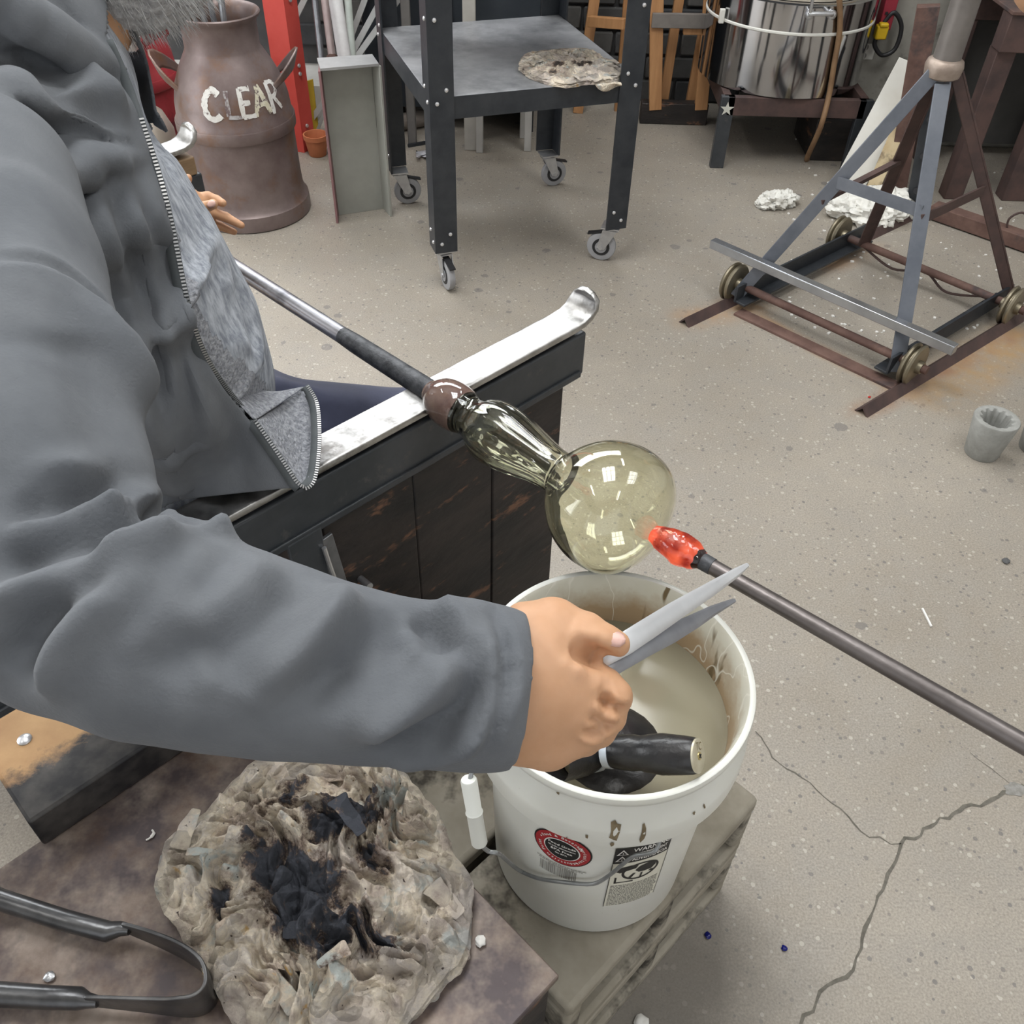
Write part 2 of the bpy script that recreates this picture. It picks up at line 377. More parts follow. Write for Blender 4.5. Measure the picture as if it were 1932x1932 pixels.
# dark blocks of the back wall, each its own piece
blk_mats = [mat('sooty_block_%d' % k, c, tuple(q * 1.5 for q in c), 9, rough=.9, bump=.5, bscale=40) for k, c in enumerate(((.045, .047, .05), (.065, .064, .063), (.085, .082, .078)))]
proto = {}
for k, mm in enumerate(blk_mats):
    o = MB().box((0, 0, 0), (.288, .03, .088)).build('block', mm, bevel=.006, seg=1); proto[k] = o
def put_block(k, loc, first=[set()]):
    if k not in first[0]:
        first[0].add(k); o = proto[k]; o.parent = wb; o.location = loc; WL[o] = V(loc); return
    share(proto[k], loc, None).parent = wb
for row in range(9):
    for c in range(11):
        x = -.95 + .30 * c + (.15 if row % 2 else 0)
        put_block(RND.choice((0, 0, 1, 1, 2)), V((x, YB - .012, .05 + .10 * row)))

# grey concrete pier at the right of the kiln
pier_m = mat('grey_concrete_pier', (.26, .25, .22), (.36, .345, .305), 5, rough=.85, bump=.3, bscale=40, c3=(.11, .10, .09), scale3=4, thr3=.6)
pc = G(1640, 330, 0)
tag(MB().box((2.05, 4.20, 1.2), (1.35, .45, 2.4)).build('trim_1', pier_m, bevel=.01), kind='structure')
tag(MB().box((-1.85, 4.30, .06), (2.6, .3, .12)).build('trim_2', mat('pale_kerb', (.5, .49, .46), (.6, .59, .56), 6, rough=.9)), kind='structure')
# ================================================================== glassblower's bench
worn_steel = mat('worn_bright_steel', (.33, .325, .315), (.52, .51, .50), 28, rough=.30, metal=1.0, bump=.15, bscale=140, rough2=.45, c3=(.20, .19, .18), scale3=12, thr3=.60)
blued = mat('dark_oiled_steel', (.028, .033, .038), (.05, .054, .06), 10, rough=.38, bump=.2, bscale=60, c3=(.09, .085, .08), scale3=18, thr3=.66)
bench = thing('glassblowing_bench', BW(-.1, .5, 0), 'dark steel and charred wood glassblowing bench with bright worn rails', 'bench')
AXB = (BU, BN, V((0, 0, 1)))
RZ = .74
def rail(n0, u0, u1, tipw):
    b = MB(); W = .056
    # flat bar with a curled lip at the free end
    prof = [(u0, RZ), (u1 - .06, RZ), (u1 - .035, RZ + .002), (u1 - .018, RZ + .008), (u1 - .006, RZ + .020), (u1, RZ + .034), (u1 - .002, RZ + .046)]
    rows = []
    for i, (u, z) in enumerate(prof):
        k = 8; hw = W / 2 * (1.0 if i < 5 else (.86, .5)[i - 5])
        rows.append([BW(u, n0 + W / 2 + hw * (2 * j / k - 1), z + (.003 * (1 - abs(2 * j / k - 1)) if i > 2 else 0)) for j in range(k + 1)])
    b.grid(rows, True)
    o = b.build('rail_bar', worn_steel, bench, solid=.011, soff=-1, bevel=.002)
    return o
r1 = rail(0, -.62, .545, 1)
MB().box(BW(-.05, .030, RZ - .052), (1.14, .05, .080), AXB).build('rail_beam', blued, bench, bevel=.004)
MB().box(BW(-.05, .0035, RZ - .086), (1.12, .006, .012), AXB).build('rail_strip', blued, bench, bevel=.002)
r2 = rail(1.02, -.62, .44, 1)
wood_beam = mat('brown_oak_beam', (.20, .125, .065), (.30, .20, .11), 8, rough=.6, bump=.3, bscale=40, stretch=(1, 1, 5))
MB().box(BW(-.09, 1.048, RZ - .030), (1.02, .054, .038), AXB).build('wooden_beam', wood_beam, bench, bevel=.003)
MB().box(BW(-.09, 1.048, RZ - .095), (1.04, .05, .092), AXB).build('rail_beam', blued, bench, bevel=.004)
# charred side panel made of boards, and posts
for i in range(3):
    u0 = .00 + i * .1615
    MB().box(BW(u0 + .0805, .030 + .001 * (i % 2), .36), (.1605, .032, .57), AXB).build('board', soot_wood, bench, bevel=.003)
for uu, nn, hh in ((-.035, .022, .655), (-.58, .022, .655), (-.58, 1.05, .60), (.36, 1.05, .60)):
    MB().box(BW(uu, nn, hh / 2), (.055, .045, hh), AXB).build('post', blued, bench, bevel=.003)
MB().bar(BW(-.005, .003, .63), BW(.012, .003, .47), .024, .006, BN).build('brace', raw_steel, bench, bevel=.001)
MB().tube(catmull([BW(-.012, -.004, .62), BW(-.008, -.008, .57), BW(0, -.010, .52), BW(.02, -.012, .49), BW(.04, -.012, .475)], 5), .0035, 8).build('hook', zinc, bench)
MB().tube([BW(.048, .012, .50), BW(.046, -.014, .505)], .0055, 12).build('bolt', zinc, bench)
# seat plank
def seat_mat():
    M = mat('worn_seat_wood', (.33, .18, .075), (.45, .27, .12), 9, rough=.5, bump=.35, bscale=60, detail=7); nt = M.node_tree; N = nt.nodes; L = nt.links.new; b = N['Principled BSDF']
    src = b.inputs['Base Color'].links[0].from_socket; tc = N.new('ShaderNodeTexCoord')
    dt = N.new('ShaderNodeVectorMath'); dt.operation = 'DOT_PRODUCT'; L(tc.outputs['Object'], dt.inputs[0]); dt.inputs[1].default_value = tuple(BN)
    n = N.new('ShaderNodeTexNoise'); n.inputs['Scale'].default_value = 13; n.inputs['Detail'].default_value = 8; n.inputs['Roughness'].default_value = .7; L(tc.outputs['Object'], n.inputs[0])
    ma = N.new('ShaderNodeMath'); ma.operation = 'MULTIPLY_ADD'; ma.inputs[1].default_value = .12; L(n.outputs[0], ma.inputs[0]); L(dt.outputs['Value'], ma.inputs[2])
    mr = N.new('ShaderNodeMapRange'); mr.inputs[1].default_value = -.405; mr.inputs[2].default_value = -.385; mr.inputs[3].default_value = 1; mr.inputs[4].default_value = 0; L(ma.outputs[0], mr.inputs[0])
    mx = N.new('ShaderNodeMix'); mx.data_type = 'RGBA'; L(mr.outputs[0], mx.inputs[0]); L(src, mx.inputs[6])
    n2 = N.new('ShaderNodeTexNoise'); n2.inputs['Scale'].default_value = 30; n2.inputs['Detail'].default_value = 7; L(tc.outputs['Object'], n2.inputs[0])
    r = N.new('ShaderNodeValToRGB'); r.color_ramp.elements[0].color = (.012, .012, .014, 1); r.color_ramp.elements[1].color = (.075, .068, .062, 1); r.color_ramp.elements[0].position = .4; r.color_ramp.elements[1].position = .75; L(n2.outputs[0], r.inputs[0])
    L(r.outputs[0], mx.inputs[7]); L(mx.outputs[2], b.inputs['Base Color']); return M
seat_m = seat_mat()
MB().box(BW(-.245, .515, .4712), (.45, 1.085, .0576), AXB).build('seat', seat_m, bench, bevel=.004)
MB().lathe(BW(-.425, .085, .500), (0, 0, 1), [(0, .009), (.0015, .0088), (.003, .0065), (.004, .003), (.0042, 0)], 16).build('rivet', zinc, bench)
MB().box(BW(-.245, .5, .414), (.05, .9, .05), AXB).build('stretcher', blued, bench, bevel=.004)

# ------------------------------------------------------------------ steel side table
hot_m = mat('oxidised_steel_plate', (.12, .078, .058), (.32, .265, .225), 13, rough=.42, metal=.3, bump=.25, bscale=60, c3=(.075, .058, .06), scale3=9, thr3=.53, w3=.09, detail=9, rough2=.55)
st = thing('steel_side_table', BW(-.5, -.4, 0), 'brown oxidised steel-topped side table carrying the burnt newspaper pad', 'table')
MB().box(BW(-.129 - .48, -.290, .434), (.96, .55, .012), AXB).build('table_top', hot_m, st, bevel=.002)
for (u, n) in ((-.155, -.53), (-.155, -.08), (-1.06, -.53), (-1.06, -.08)):
    MB().box(BW(u, n, .214), (.05, .05, .428), AXB).build('leg', soot_wood, st, bevel=.003)
for n in (-.53, -.08): MB().box(BW(-.61, n, .40), (.86, .035, .055), AXB).build('apron', soot_wood, st, bevel=.003)
MB().box(BW(-.155, -.305, .40), (.035, .40, .055), AXB).build('apron', soot_wood, st, bevel=.003)

# ------------------------------------------------------------------ burnt newspaper pad
def pad_mat(name, dark, gain=1.0):
    M = bpy.data.materials.new(name); M.use_nodes = True; nt = M.node_tree; N = nt.nodes; L = nt.links.new; b = N['Principled BSDF']
    tc = N.new('ShaderNodeTexCoord'); co = tc.outputs['Object']
    def noise(scale, detail=5, rough=.65, off=(0, 0, 0), stretch=(1, 1, 1)):
        mp = N.new('ShaderNodeMapping'); mp.inputs['Location'].default_value = off; mp.inputs['Scale'].default_value = stretch; L(co, mp.inputs[0])
        n = N.new('ShaderNodeTexNoise'); n.inputs['Scale'].default_value = scale; n.inputs['Detail'].default_value = detail; n.inputs['Roughness'].default_value = rough; L(mp.outputs[0], n.inputs[0]); return n.outputs[0]
    def ramp(f, st_):
        r = N.new('ShaderNodeValToRGB'); e = r.color_ramp.elements
        while len(e) < len(st_): e.new(.5)
        for k, (p, c) in enumerate(st_): e[k].position = p; e[k].color = (*c, 1)
        L(f, r.inputs[0]); return r.outputs[0]
    def mix(f, a, bb):
        mx = N.new('ShaderNodeMix'); mx.data_type = 'RGBA'; L(f, mx.inputs[0])
        for s_, v_ in ((6, a), (7, bb)):
            if isinstance(v_, tuple): mx.inputs[s_].default_value = (*v_, 1)
            else: L(v_, mx.inputs[s_])
        return mx.outputs[2]
    base = ramp(noise(19, 7, .7), [(.30, (.14, .115, .10)), (.42, (.36, .30, .25)), (.52, (.52, .46, .37)), (.62, (.40, .36, .32)), (.74, (.66, .61, .52))])
    base = mix(ramp(noise(22, 4, .6, (4, 4, 4)), [(.58, (0, 0, 0)), (.66, (1, 1, 1))]), base, (.36, .38, .36))
    base = mix(ramp(noise(30, 4, .6, (1, 7, 4)), [(.66, (0, 0, 0)), (.72, (1, 1, 1))]), base, (.42, .27, .11))
    base = mix(ramp(noise(9, 3, .6, (5, 2, 9)), [(.50, (0, 0, 0)), (.62, (.55, .55, .55))]), base, (.27, .235, .225))
    base = mix(ramp(noise(120, 2, .5, (2, 0, 9)), [(.70, (0, 0, 0)), (.74, (1, 1, 1))]), base, (.06, .045, .04))
    at = N.new('ShaderNodeAttribute'); at.attribute_name = 'burn'
    ad = N.new('ShaderNodeMath'); ad.operation = 'MULTIPLY_ADD'; ad.inputs[1].default_value = 1.6; ad.inputs[2].default_value = -.92; L(noise(24, 7, .75, (0, 3, 1)), ad.inputs[0])
    a2 = N.new('ShaderNodeMath'); a2.operation = 'ADD'; L(at.outputs['Fac'], a2.inputs[0]); L(ad.outputs[0], a2.inputs[1])
    base = mix(ramp(a2.outputs[0], [(.28, (0, 0, 0)), (.46, (1, 1, 1))]), base, (.13, .085, .06))
    base = mix(ramp(a2.outputs[0], [(.40, (0, 0, 0)), (.52, (1, 1, 1))]), base, dark)
    L(base, b.inputs['Base Color']); b.inputs['Roughness'].default_value = .85; b.inputs['Specular IOR Level'].default_value = .25
    bp = N.new('ShaderNodeBump'); bp.inputs['Strength'].default_value = .9; bp.inputs['Distance'].default_value = .006
    vr = N.new('ShaderNodeTexVoronoi'); vr.feature = 'DISTANCE_TO_EDGE'; vr.inputs['Scale'].default_value = 42
    wm = N.new('ShaderNodeMapping'); L(co, wm.inputs[0]); wv_ = N.new('ShaderNodeVectorMath'); wv_.operation = 'MULTIPLY_ADD'; nzc = N.new('ShaderNodeTexNoise'); nzc.inputs['Scale'].default_value = 25; L(co, nzc.inputs[0]); L(nzc.outputs['Color'], wv_.inputs[0]); wv_.inputs[1].default_value = (.03, .03, .03); L(co, wv_.inputs[2]); L(wv_.outputs[0], vr.inputs['Vector'])
    mm = N.new('ShaderNodeMath'); mm.operation = 'MULTIPLY_ADD'; mm.inputs[1].default_value = 2.2; L(vr.outputs['Distance'], mm.inputs[0]); L(noise(90, 7, .8), mm.inputs[2]); L(mm.outputs[0], bp.inputs['Height'])
    vc_ = N.new('ShaderNodeTexVoronoi'); vc_.inputs['Scale'].default_value = 30; L(wv_.outputs[0], vc_.inputs['Vector']); hs = N.new('ShaderNodeHueSaturation'); L(base, hs.inputs['Color']); sp_c = N.new('ShaderNodeSeparateColor'); L(vc_.outputs['Color'], sp_c.inputs[0])
    vm = N.new('ShaderNodeMapRange'); vm.inputs[3].default_value = .72 * gain; vm.inputs[4].default_value = 1.28 * gain; L(sp_c.outputs[0], vm.inputs[0]); L(vm.outputs[0], hs.inputs['Value']); L(hs.outputs[0], b.inputs['Base Color']); L(bp.outputs[0], b.inputs['Normal'])
    return M
def paper_pad(root, outline, zbase, height, burn_fn, M, res, seed, amp=1.0, nsheets=5, nflaps=40):
    "crumpled sheets: outline = world points; layered sheets below, a torn and folded top"
    from mathutils import noise
    cx = sum((p for p in outline), V((0, 0, 0))) / len(outline); K = len(outline)
    ang = sorted([(math.atan2((p - cx).y, (p - cx).x), (V((p.x, p.y, 0)) - V((cx.x, cx.y, 0))).length) for p in outline])
    def rad(a):
        for i in range(K):
            a0, r0 = ang[i]; a1, r1 = ang[(i + 1) % K]
            if i == K - 1: a1 += 2 * math.pi
            for aa in (a, a + 2 * math.pi):
                if a0 <= aa <= a1:
                    t = (aa - a0) / max(1e-6, a1 - a0); t = t * t * (3 - 2 * t) * .5 + t * .5; return r0 + (r1 - r0) * t
        return ang[0][1]
    nr, na = res; burns = []; rc = random.Random(seed + 50); CRE = []
    for k in range(16):
        th = rc.uniform(0, 6.28); CRE.append((V((math.cos(th), math.sin(th), 0)), rc.uniform(1.6, 5.5) if k < 7 else rc.uniform(7, 14), rc.random(), rc.uniform(.45, .95) if k < 7 else rc.uniform(.22, .38), rc.random()))
    mb = MB(); rows = []
    size = sum(r for _, r in ang) / K
    for i in range(nr + 1):
        fr = (i / nr) ** .75; row = []
        for j in range(na):
            a = 2 * math.pi * j / na - math.pi
            R = rad(a) * (1 + .035 * noise.noise(V((math.cos(a) * 9, math.sin(a) * 9, seed))) + .02 * noise.noise(V((math.cos(a) * 30, math.sin(a) * 30, seed))))
            x = cx.x + math.cos(a) * R * fr; y = cx.y + math.sin(a) * R * fr
            q = V((x, y, seed * 1.7)) / size
            warp = V((noise.noise(q * 2.2), noise.noise(q * 2.2 + V((9, 0, 0))), 0)) * .30 + V((noise.noise(q * 7), noise.noise(q * 7 + V((9, 0, 0))), 0)) * .06
            n1 = noise.noise((q + warp) * 2.4); h = .62 + .34 * n1
            for (dv, fq, ph, am, ms) in CRE:
                e = (q + warp * (.6 + ms)).dot(dv) * fq + ph; tri = abs((e % 1.0) - .5) * 2
                mk = max(0, noise.noise(q * 2.6 + V((ph * 9, ms * 7, 0))) + .25); h += am * mk * (tri - .5)
            h += .10 * (1 - abs(noise.noise((q + warp * 2) * 14))) - .08 + .05 * noise.noise(q * 40)
            h = height * (.25 + .75 * amp * max(.05, h))
            edge = min(1, (1 - fr) / .16); h *= .25 + .75 * (edge ** .5)
            row.append(V((x, y, zbase + max(.002, h)))); burns.append(burn_fn(x, y))
        rows.append(row)
    mb.grid(rows, True, True)
    rim = [V((p.x, p.y, zbase + .0005)) for p in rows[-1]]
    mb.grid([rows[-1], rim], True, True); burns_all = list(burns)
    burns_all += [burns[nr * na + j] for j in range(na)] * 2
    o = mb.build('paper_pad', M, root)
    at = o.data.attributes.new('burn', 'FLOAT', 'POINT'); at.data.foreach_set('value', burns_all[:len(o.data.vertices)] + [0] * max(0, len(o.data.vertices) - len(burns_all)))
    r = random.Random(seed)
    # protruding sheet edges
    for s_ in range(nsheets):
        z = zbase + .003 + height * .5 * s_ / nsheets; k = 90; up = []; dn = []
        for j in range(k):
            a = 2 * math.pi * j / k - math.pi
            R = rad(a) * (1.0 + .05 * noise.noise(V((math.cos(a) * 4, math.sin(a) * 4, s_ * 3.1 + seed))) + .025 * noise.noise(V((math.cos(a) * 20, math.sin(a) * 20, s_))))
            p = V((cx.x + math.cos(a) * R, cx.y + math.sin(a) * R, z + .004 * noise.noise(V((math.cos(a) * 8, math.sin(a) * 8, s_ * 7))) ))
            up.append(p); dn.append(V((cx.x + (p.x - cx.x) * .75, cx.y + (p.y - cx.y) * .75, z + .002)))
        sh = MB().grid([up, dn], True, True).build('sheet', M, root, solid=.0008)
        at = sh.data.attributes.new('burn', 'FLOAT', 'POINT'); at.data.foreach_set('value', [burn_fn(v_.co.x + WL[root].x, v_.co.y + WL[root].y) * .8 for v_ in sh.data.vertices])
    # torn flaps curling off the surface
    for f_ in range(nflaps):
        a = r.uniform(-math.pi, math.pi); fr = math.sqrt(r.uniform(.02, .98)); R = rad(a)
        c = V((cx.x + math.cos(a) * R * fr, cx.y + math.sin(a) * R * fr, 0))
        i = min(nr, int((fr ** (1 / .75)) * nr)); j = int((a + math.pi) / (2 * math.pi) * na) % na
        z0 = rows[i][j].z + .001
        th = r.uniform(0, 6.28); d = V((math.cos(th), math.sin(th), 0)); n = V((-d.y, d.x, 0)); ln = size * r.uniform(.14, .36); wd = size * r.uniform(.06, .18)
        rr = []
        curl = r.uniform(.1, .4)
        for ii in range(7):
            t = ii / 6; lift = ln * .28 * curl * math.sin(t * math.pi * r.uniform(.75, .95)) * r.uniform(.8, 1.1)
            ww = wd * (1 - .5 * t) * r.uniform(.8, 1.2)
            rr.append([c + d * ln * (t - .5) + n * ww * (kk / 3 - .5) + V((0, 0, z0 + lift + .12 * wd * noise.noise(V((t * 4, kk, f_))))) for kk in range(4)])
        fl = MB().grid(rr, True).build('torn_flap', M, root, solid=.0009, sub=1)
        bv = burn_fn(c.x, c.y)
        at = fl.data.attributes.new('burn', 'FLOAT', 'POINT'); at.data.foreach_set('value', [bv] * len(fl.data.vertices))
def burn_map(spots):
    def fn(x, y):
        b = -.3
        for (c, rx, ry, ang, s_) in spots:
            dx, dy = x - c.x, y - c.y; ca, sa = math.cos(ang), math.sin(ang)
            e = math.sqrt(((dx * ca + dy * sa) / rx) ** 2 + ((-dx * sa + dy * ca) / ry) ** 2); b = max(b, s_ * (1 - e) )
        return b + .2
    return fn
ZT = .440
npad = thing('burnt_newspaper_pad', G(610, 1700, ZT), 'large thick burnt wet newspaper pad on the brown steel side table', 'newspaper pad')
out = [(540, 1425), (470, 1450), (400, 1530), (310, 1610), (300, 1680), (345, 1760), (400, 1850), (455, 1932), (600, 1990), (740, 1950), (810, 1880), (875, 1800), (890, 1690), (850, 1600), (790, 1500), (730, 1440), (640, 1420)]
sp = []
for (x, y, rx, ry, ang, s_) in ((640, 1545, .075, .05, .2, .75), (700, 1600, .03, .06, .5, .5), (560, 1680, .07, .10, .75, .8), (640, 1760, .06, .05, .75, .75), (540, 1500, .09, .03, .3, .35), (520, 1620, .05, .08, .6, .6), (415, 1690, .018, .03, 0, .6), (720, 1780, .03, .03, 0, .5)):
    sp.append((G(x, y, ZT + .04), rx, ry, ang, s_))
pad_m = pad_mat('charred_newsprint', (.045, .048, .058), 1.5)
paper_pad(npad, [G(x, y, ZT + .02) for x, y in out], ZT, .050, burn_map(sp), pad_m, (210, 520), 3, 1.25, 7, 8)

# ------------------------------------------------------------------ large tongs on the side table
tong_m = mat('oiled_black_tool_steel', (.075, .075, .078), (.15, .15, .152), 15, rough=.3, metal=.75, bump=.15, bscale=120, c3=(.13, .12, .11), scale3=7, thr3=.62)
tg = thing('sprung_tongs', G(200, 1850, ZT), 'large U-shaped black steel tongs lying beside the burnt newspaper pad', 'tongs')
ztc = ZT + .0285
def gpt(x, y, dz=0): return G(x, y, ztc + dz)
spr = catmull([gpt(235, 1750), gpt(285, 1768), gpt(345, 1795), gpt(388, 1828), gpt(398, 1868), gpt(378, 1893), gpt(335, 1900), gpt(260, 1895), gpt(165, 1888)], 10)
rows = [[], []]
N_ = len(spr)
for i, p in enumerate(spr):
    t = i / (N_ - 1); hw = .012 + .016 * min(1, min(t, 1 - t) / .28)
    rows[0].append(p + V((0, 0, hw))); rows[1].append(p - V((0, 0, hw)))
MB().grid(rows, True).build('spring_bow', tong_m, tg, solid=.004, bevel=.001)
MB().tube([gpt(-180, 1610), gpt(0, 1697, 0), gpt(120, 1736), gpt(205, 1758), gpt(228, 1752), gpt(245, 1754)], [.0115, .0115, .0115, .011, .008, .006], 14).build('handle', tong_m, tg)
MB().tube([gpt(-200, 1872), gpt(0, 1876, 0), gpt(90, 1882), gpt(150, 1884), gpt(165, 1888), gpt(185, 1890)], [.0125, .0125, .012, .0115, .008, .006], 14).build('handle', tong_m, tg)
# bits lying on the steel top
chip_m = mat('white_ceramic_chip', (.78, .76, .72), rough=.7)
def pebble(name, c, r, M, label, cat, seed, sq=.7, parent=None):
    b = MB(); from mathutils import noise
    b.sphere((0, 0, 0), 1, 12, 8); b.v = [V((p.x, p.y, p.z * sq)) * r * (1 + .35 * noise.noise(p * 1.6 + V((seed, 0, 0)))) + V(c) for p in b.v]
    zmin = min(p.z for p in b.v); b.v = [p + V((0, 0, c[2] - zmin)) for p in b.v]
    o = b.build(name, M, loc=c); return tag(o, label, cat)
pebble('stone_chip', G(906, 1779, ZT + .0005), .0062, chip_m, 'small white chip lying right of the burnt newspaper pad', 'chip', 1)
tag(MB().tube(catmull([G(276, 1585, ZT + .0015), G(284, 1580, ZT + .003), G(290, 1572, ZT + .0025), G(287, 1566, ZT + .0015)], 4), [.0012] * 5 + [.0022] * 4 + [.0012] * 4, 6).build('paper_shred', chip_m), 'curled white shred lying on the steel top left of the newspaper pad', 'scrap')
pebble('metal_bead', G(95, 1845, ZT + .0005), .006, zinc, 'small silver bead lying between the two tong handles', 'bead', 4, .5)

# ------------------------------------------------------------------ concrete blocks under the bucket
blk = mat('stained_concrete_block', (.225, .20, .155), (.33, .30, .245), 9, rough=.92, bump=.6, bscale=70, c3=(.055, .048, .038), scale3=8, thr3=.57)
def cinder(u0, u1, n0, n1, z0, z1, label):
    t = thing('concrete_block', BW((u0 + u1) / 2, (n0 + n1) / 2, z0), label, 'concrete block', 'blocks under the bucket')
    b = MB(); th = .032; uc = (u0 + u1) / 2; nc = (n0 + n1) / 2; zc = (z0 + z1) / 2
    b.box(BW(uc, nc, z1 - th / 2), (u1 - u0, n1 - n0, th), AXB); b.box(BW(uc, nc, z0 + th / 2), (u1 - u0, n1 - n0, th), AXB)
    for u in (u0 + th / 2, uc, u1 - th / 2): b.box(BW(u, nc, zc), (th, n1 - n0 - .001, z1 - z0 - 2 * th + .001), AXB)
    b.build('block_shell', blk, t, bevel=.008, seg=2)
    return t
cinder(-.11, .30, -.575, -.36, .0, .148, 'stained concrete block on the floor, lower right one under the white bucket')
cinder(-.11, .30, -.575, -.36, .150, .302, 'stained concrete block, upper right one directly under the white bucket')
cinder(-.11, .30, -.345, -.13, .0, .148, 'stained concrete block on the floor, lower left one under the white bucket')
cinder(-.11, .30, -.345, -.13, .150, .302, 'sooty stained concrete block, upper left one between white bucket and bench')
# ================================================================== white bucket
def bucket_mat():
    M = bpy.data.materials.new('dirty_white_plastic'); M.use_nodes = True; nt = M.node_tree; N = nt.nodes; L = nt.links.new; b = N['Principled BSDF']
    tc = N.new('ShaderNodeTexCoord'); co = tc.outputs['Object']
    def noise(scale, detail=4, rough=.6, stretch=(1, 1, 1), off=(0, 0, 0)):
        mp = N.new('ShaderNodeMapping'); mp.inputs['Scale'].default_value = stretch; mp.inputs['Location'].default_value = off; L(co, mp.inputs[0])
        n = N.new('ShaderNodeTexNoise'); n.inputs['Scale'].default_value = scale; n.inputs['Detail'].default_value = detail; n.inputs['Roughness'].default_value = rough; L(mp.outputs[0], n.inputs[0]); return n.outputs[0]
    def ramp(f, st_):
        r = N.new('ShaderNodeValToRGB'); e = r.color_ramp.elements
        while len(e) < len(st_): e.new(.5)
        for k, (p, c) in enumerate(st_): e[k].position = p; e[k].color = (*c, 1)
        L(f, r.inputs[0]); return r.outputs[0]
    def mix(f, a, bb):
        mx = N.new('ShaderNodeMix'); mx.data_type = 'RGBA'; L(f, mx.inputs[0])
        for s_, v_ in ((6, a), (7, bb)):
            if isinstance(v_, tuple): mx.inputs[s_].default_value = (*v_, 1)
            else: L(v_, mx.inputs[s_])
        return mx.outputs[2]
    base = ramp(noise(5, 5), [(.35, (.66, .66, .60)), (.7, (.74, .74, .70))])
    base = mix(ramp(noise(75, 3, .6, (1, 1, .6)), [(.73, (0, 0, 0)), (.77, (1, 1, 1))]), base, (.22, .19, .13))
    L(base, b.inputs['Base Color']); b.inputs['Roughness'].default_value = .32
    b.inputs['Subsurface Weight'].default_value = .15; b.inputs['Subsurface Radius'].default_value = (.01, .01, .008); b.inputs['Subsurface Scale'].default_value = 1
    return M
def bucket_in_mat():
    M = bpy.data.materials.new('stained_bucket_inside'); M.use_nodes = True; nt = M.node_tree; N = nt.nodes; L = nt.links.new; b = N['Principled BSDF']
    tc = N.new('ShaderNodeTexCoord'); co = tc.outputs['Object']
    def noise(scale, detail=4, rough=.6, stretch=(1, 1, 1), off=(0, 0, 0)):
        mp = N.new('ShaderNodeMapping'); mp.inputs['Scale'].default_value = stretch; mp.inputs['Location'].default_value = off; L(co, mp.inputs[0])
        n = N.new('ShaderNodeTexNoise'); n.inputs['Scale'].default_value = scale; n.inputs['Detail'].default_value = detail; n.inputs['Roughness'].default_value = rough; L(mp.outputs[0], n.inputs[0]); return n.outputs[0]
    def ramp(f, st_):
        r = N.new('ShaderNodeValToRGB'); e = r.color_ramp.elements
        while len(e) < len(st_): e.new(.5)
        for k, (p, c) in enumerate(st_): e[k].position = p; e[k].color = (*c, 1)
        L(f, r.inputs[0]); return r.outputs[0]
    def mix(f, a, bb):
        mx = N.new('ShaderNodeMix'); mx.data_type = 'RGBA'; L(f, mx.inputs[0])
        for s_, v_ in ((6, a), (7, bb)):
            if isinstance(v_, tuple): mx.inputs[s_].default_value = (*v_, 1)
            else: L(v_, mx.inputs[s_])
        return mx.outputs[2]
    base = ramp(noise(6, 5), [(.35, (.62, .59, .48)), (.65, (.72, .70, .61))])
    sx = N.new('ShaderNodeSeparateXYZ'); L(co, sx.inputs[0])
    md = N.new('ShaderNodeMath'); md.operation = 'MULTIPLY_ADD'; md.inputs[1].default_value = .09; L(noise(16, 5, .7), md.inputs[0]); L(sx.outputs['Z'], md.inputs[2])
    base = mix(ramp(md.outputs[0], [(.372, (1, 1, 1)), (.415, (0, 0, 0))]), base, (.43, .31, .19))   # tide mark above the water
    base = mix(ramp(noise(26, 3, .6, (1, 1, .22), (3, 3, 0)), [(.62, (0, 0, 0)), (.66, (1, 1, 1))]), base, (.17, .12, .06))
    base = mix(ramp(noise(20, 2, .5, (1, 1, .5), (8, 1, 0)), [(.488, (0, 0, 0)), (.50, (1, 1, 1)), (.512, (0, 0, 0))]), base, (.80, .77, .68))
    L(base, b.inputs['Base Color']); b.inputs['Roughness'].default_value = .35
    return M
bk_m = bucket_mat(); bkin_m = bucket_in_mat()
BC = G(1160, 1268, .69); BC.z = 0
BZ0, BZ1 = .303, .690
bk = thing('white_bucket', V((BC.x, BC.y, BZ0)), 'dirty white plastic bucket of cloudy water with wire handle on concrete blocks', 'bucket')
bax = V((0, 0, 1))
def brad(z): return .131 + (.1445 - .131) * (z - BZ0) / (BZ1 - BZ0)
H = BZ1 - BZ0
outer = [(0.0, .120), (.002, .1255), (.007, .1290), (.15, .1335), (H - .094, .1365), (H - .0935, .1370), (H - .093, .1535), (H - .091, .1575), (H - .080, .1580), (H - .064, .1578), (H - .058, .1568), (H - .036, .1460), (H - .028, .1448), (H - .0185, .1450), (H - .0165, .1500), (H - .013, .1540), (H - .006, .1552), (H - .001, .1540), (H, .1520), (H - .0005, .1485), (H - .004, .1455)]
sh = MB().lathe((BC.x, BC.y, BZ0), bax, outer[:-1] + [(H - .001, .1475)], 96)
sh.f.pop(); sh.sm.pop()
sh.build('shell', bk_m, bk)
inner = [(H - .001, .1475), (H - .006, .1450), (H - .03, .1415), (H - .105, .1345), (.15, .1305), (.05, .1265), (.006, .120), (.004, 0.0)]
ib = MB().lathe((BC.x, BC.y, BZ0), bax, inner, 96); ib.f.pop(); ib.sm.pop()
o_in = ib.build('inner_wall', bkin_m, bk)
# water
wz = BZ0 + .312
MB().lathe((BC.x, BC.y, wz - .004), bax, [(0, .1368), (.004, .1372), (.004, 0)], 72).build('cloudy_water', mat('cloudy_grey_water', (.26, .235, .165), (.29, .265, .19), 3, rough=.12, spec=.5, ior=1.33), bk)
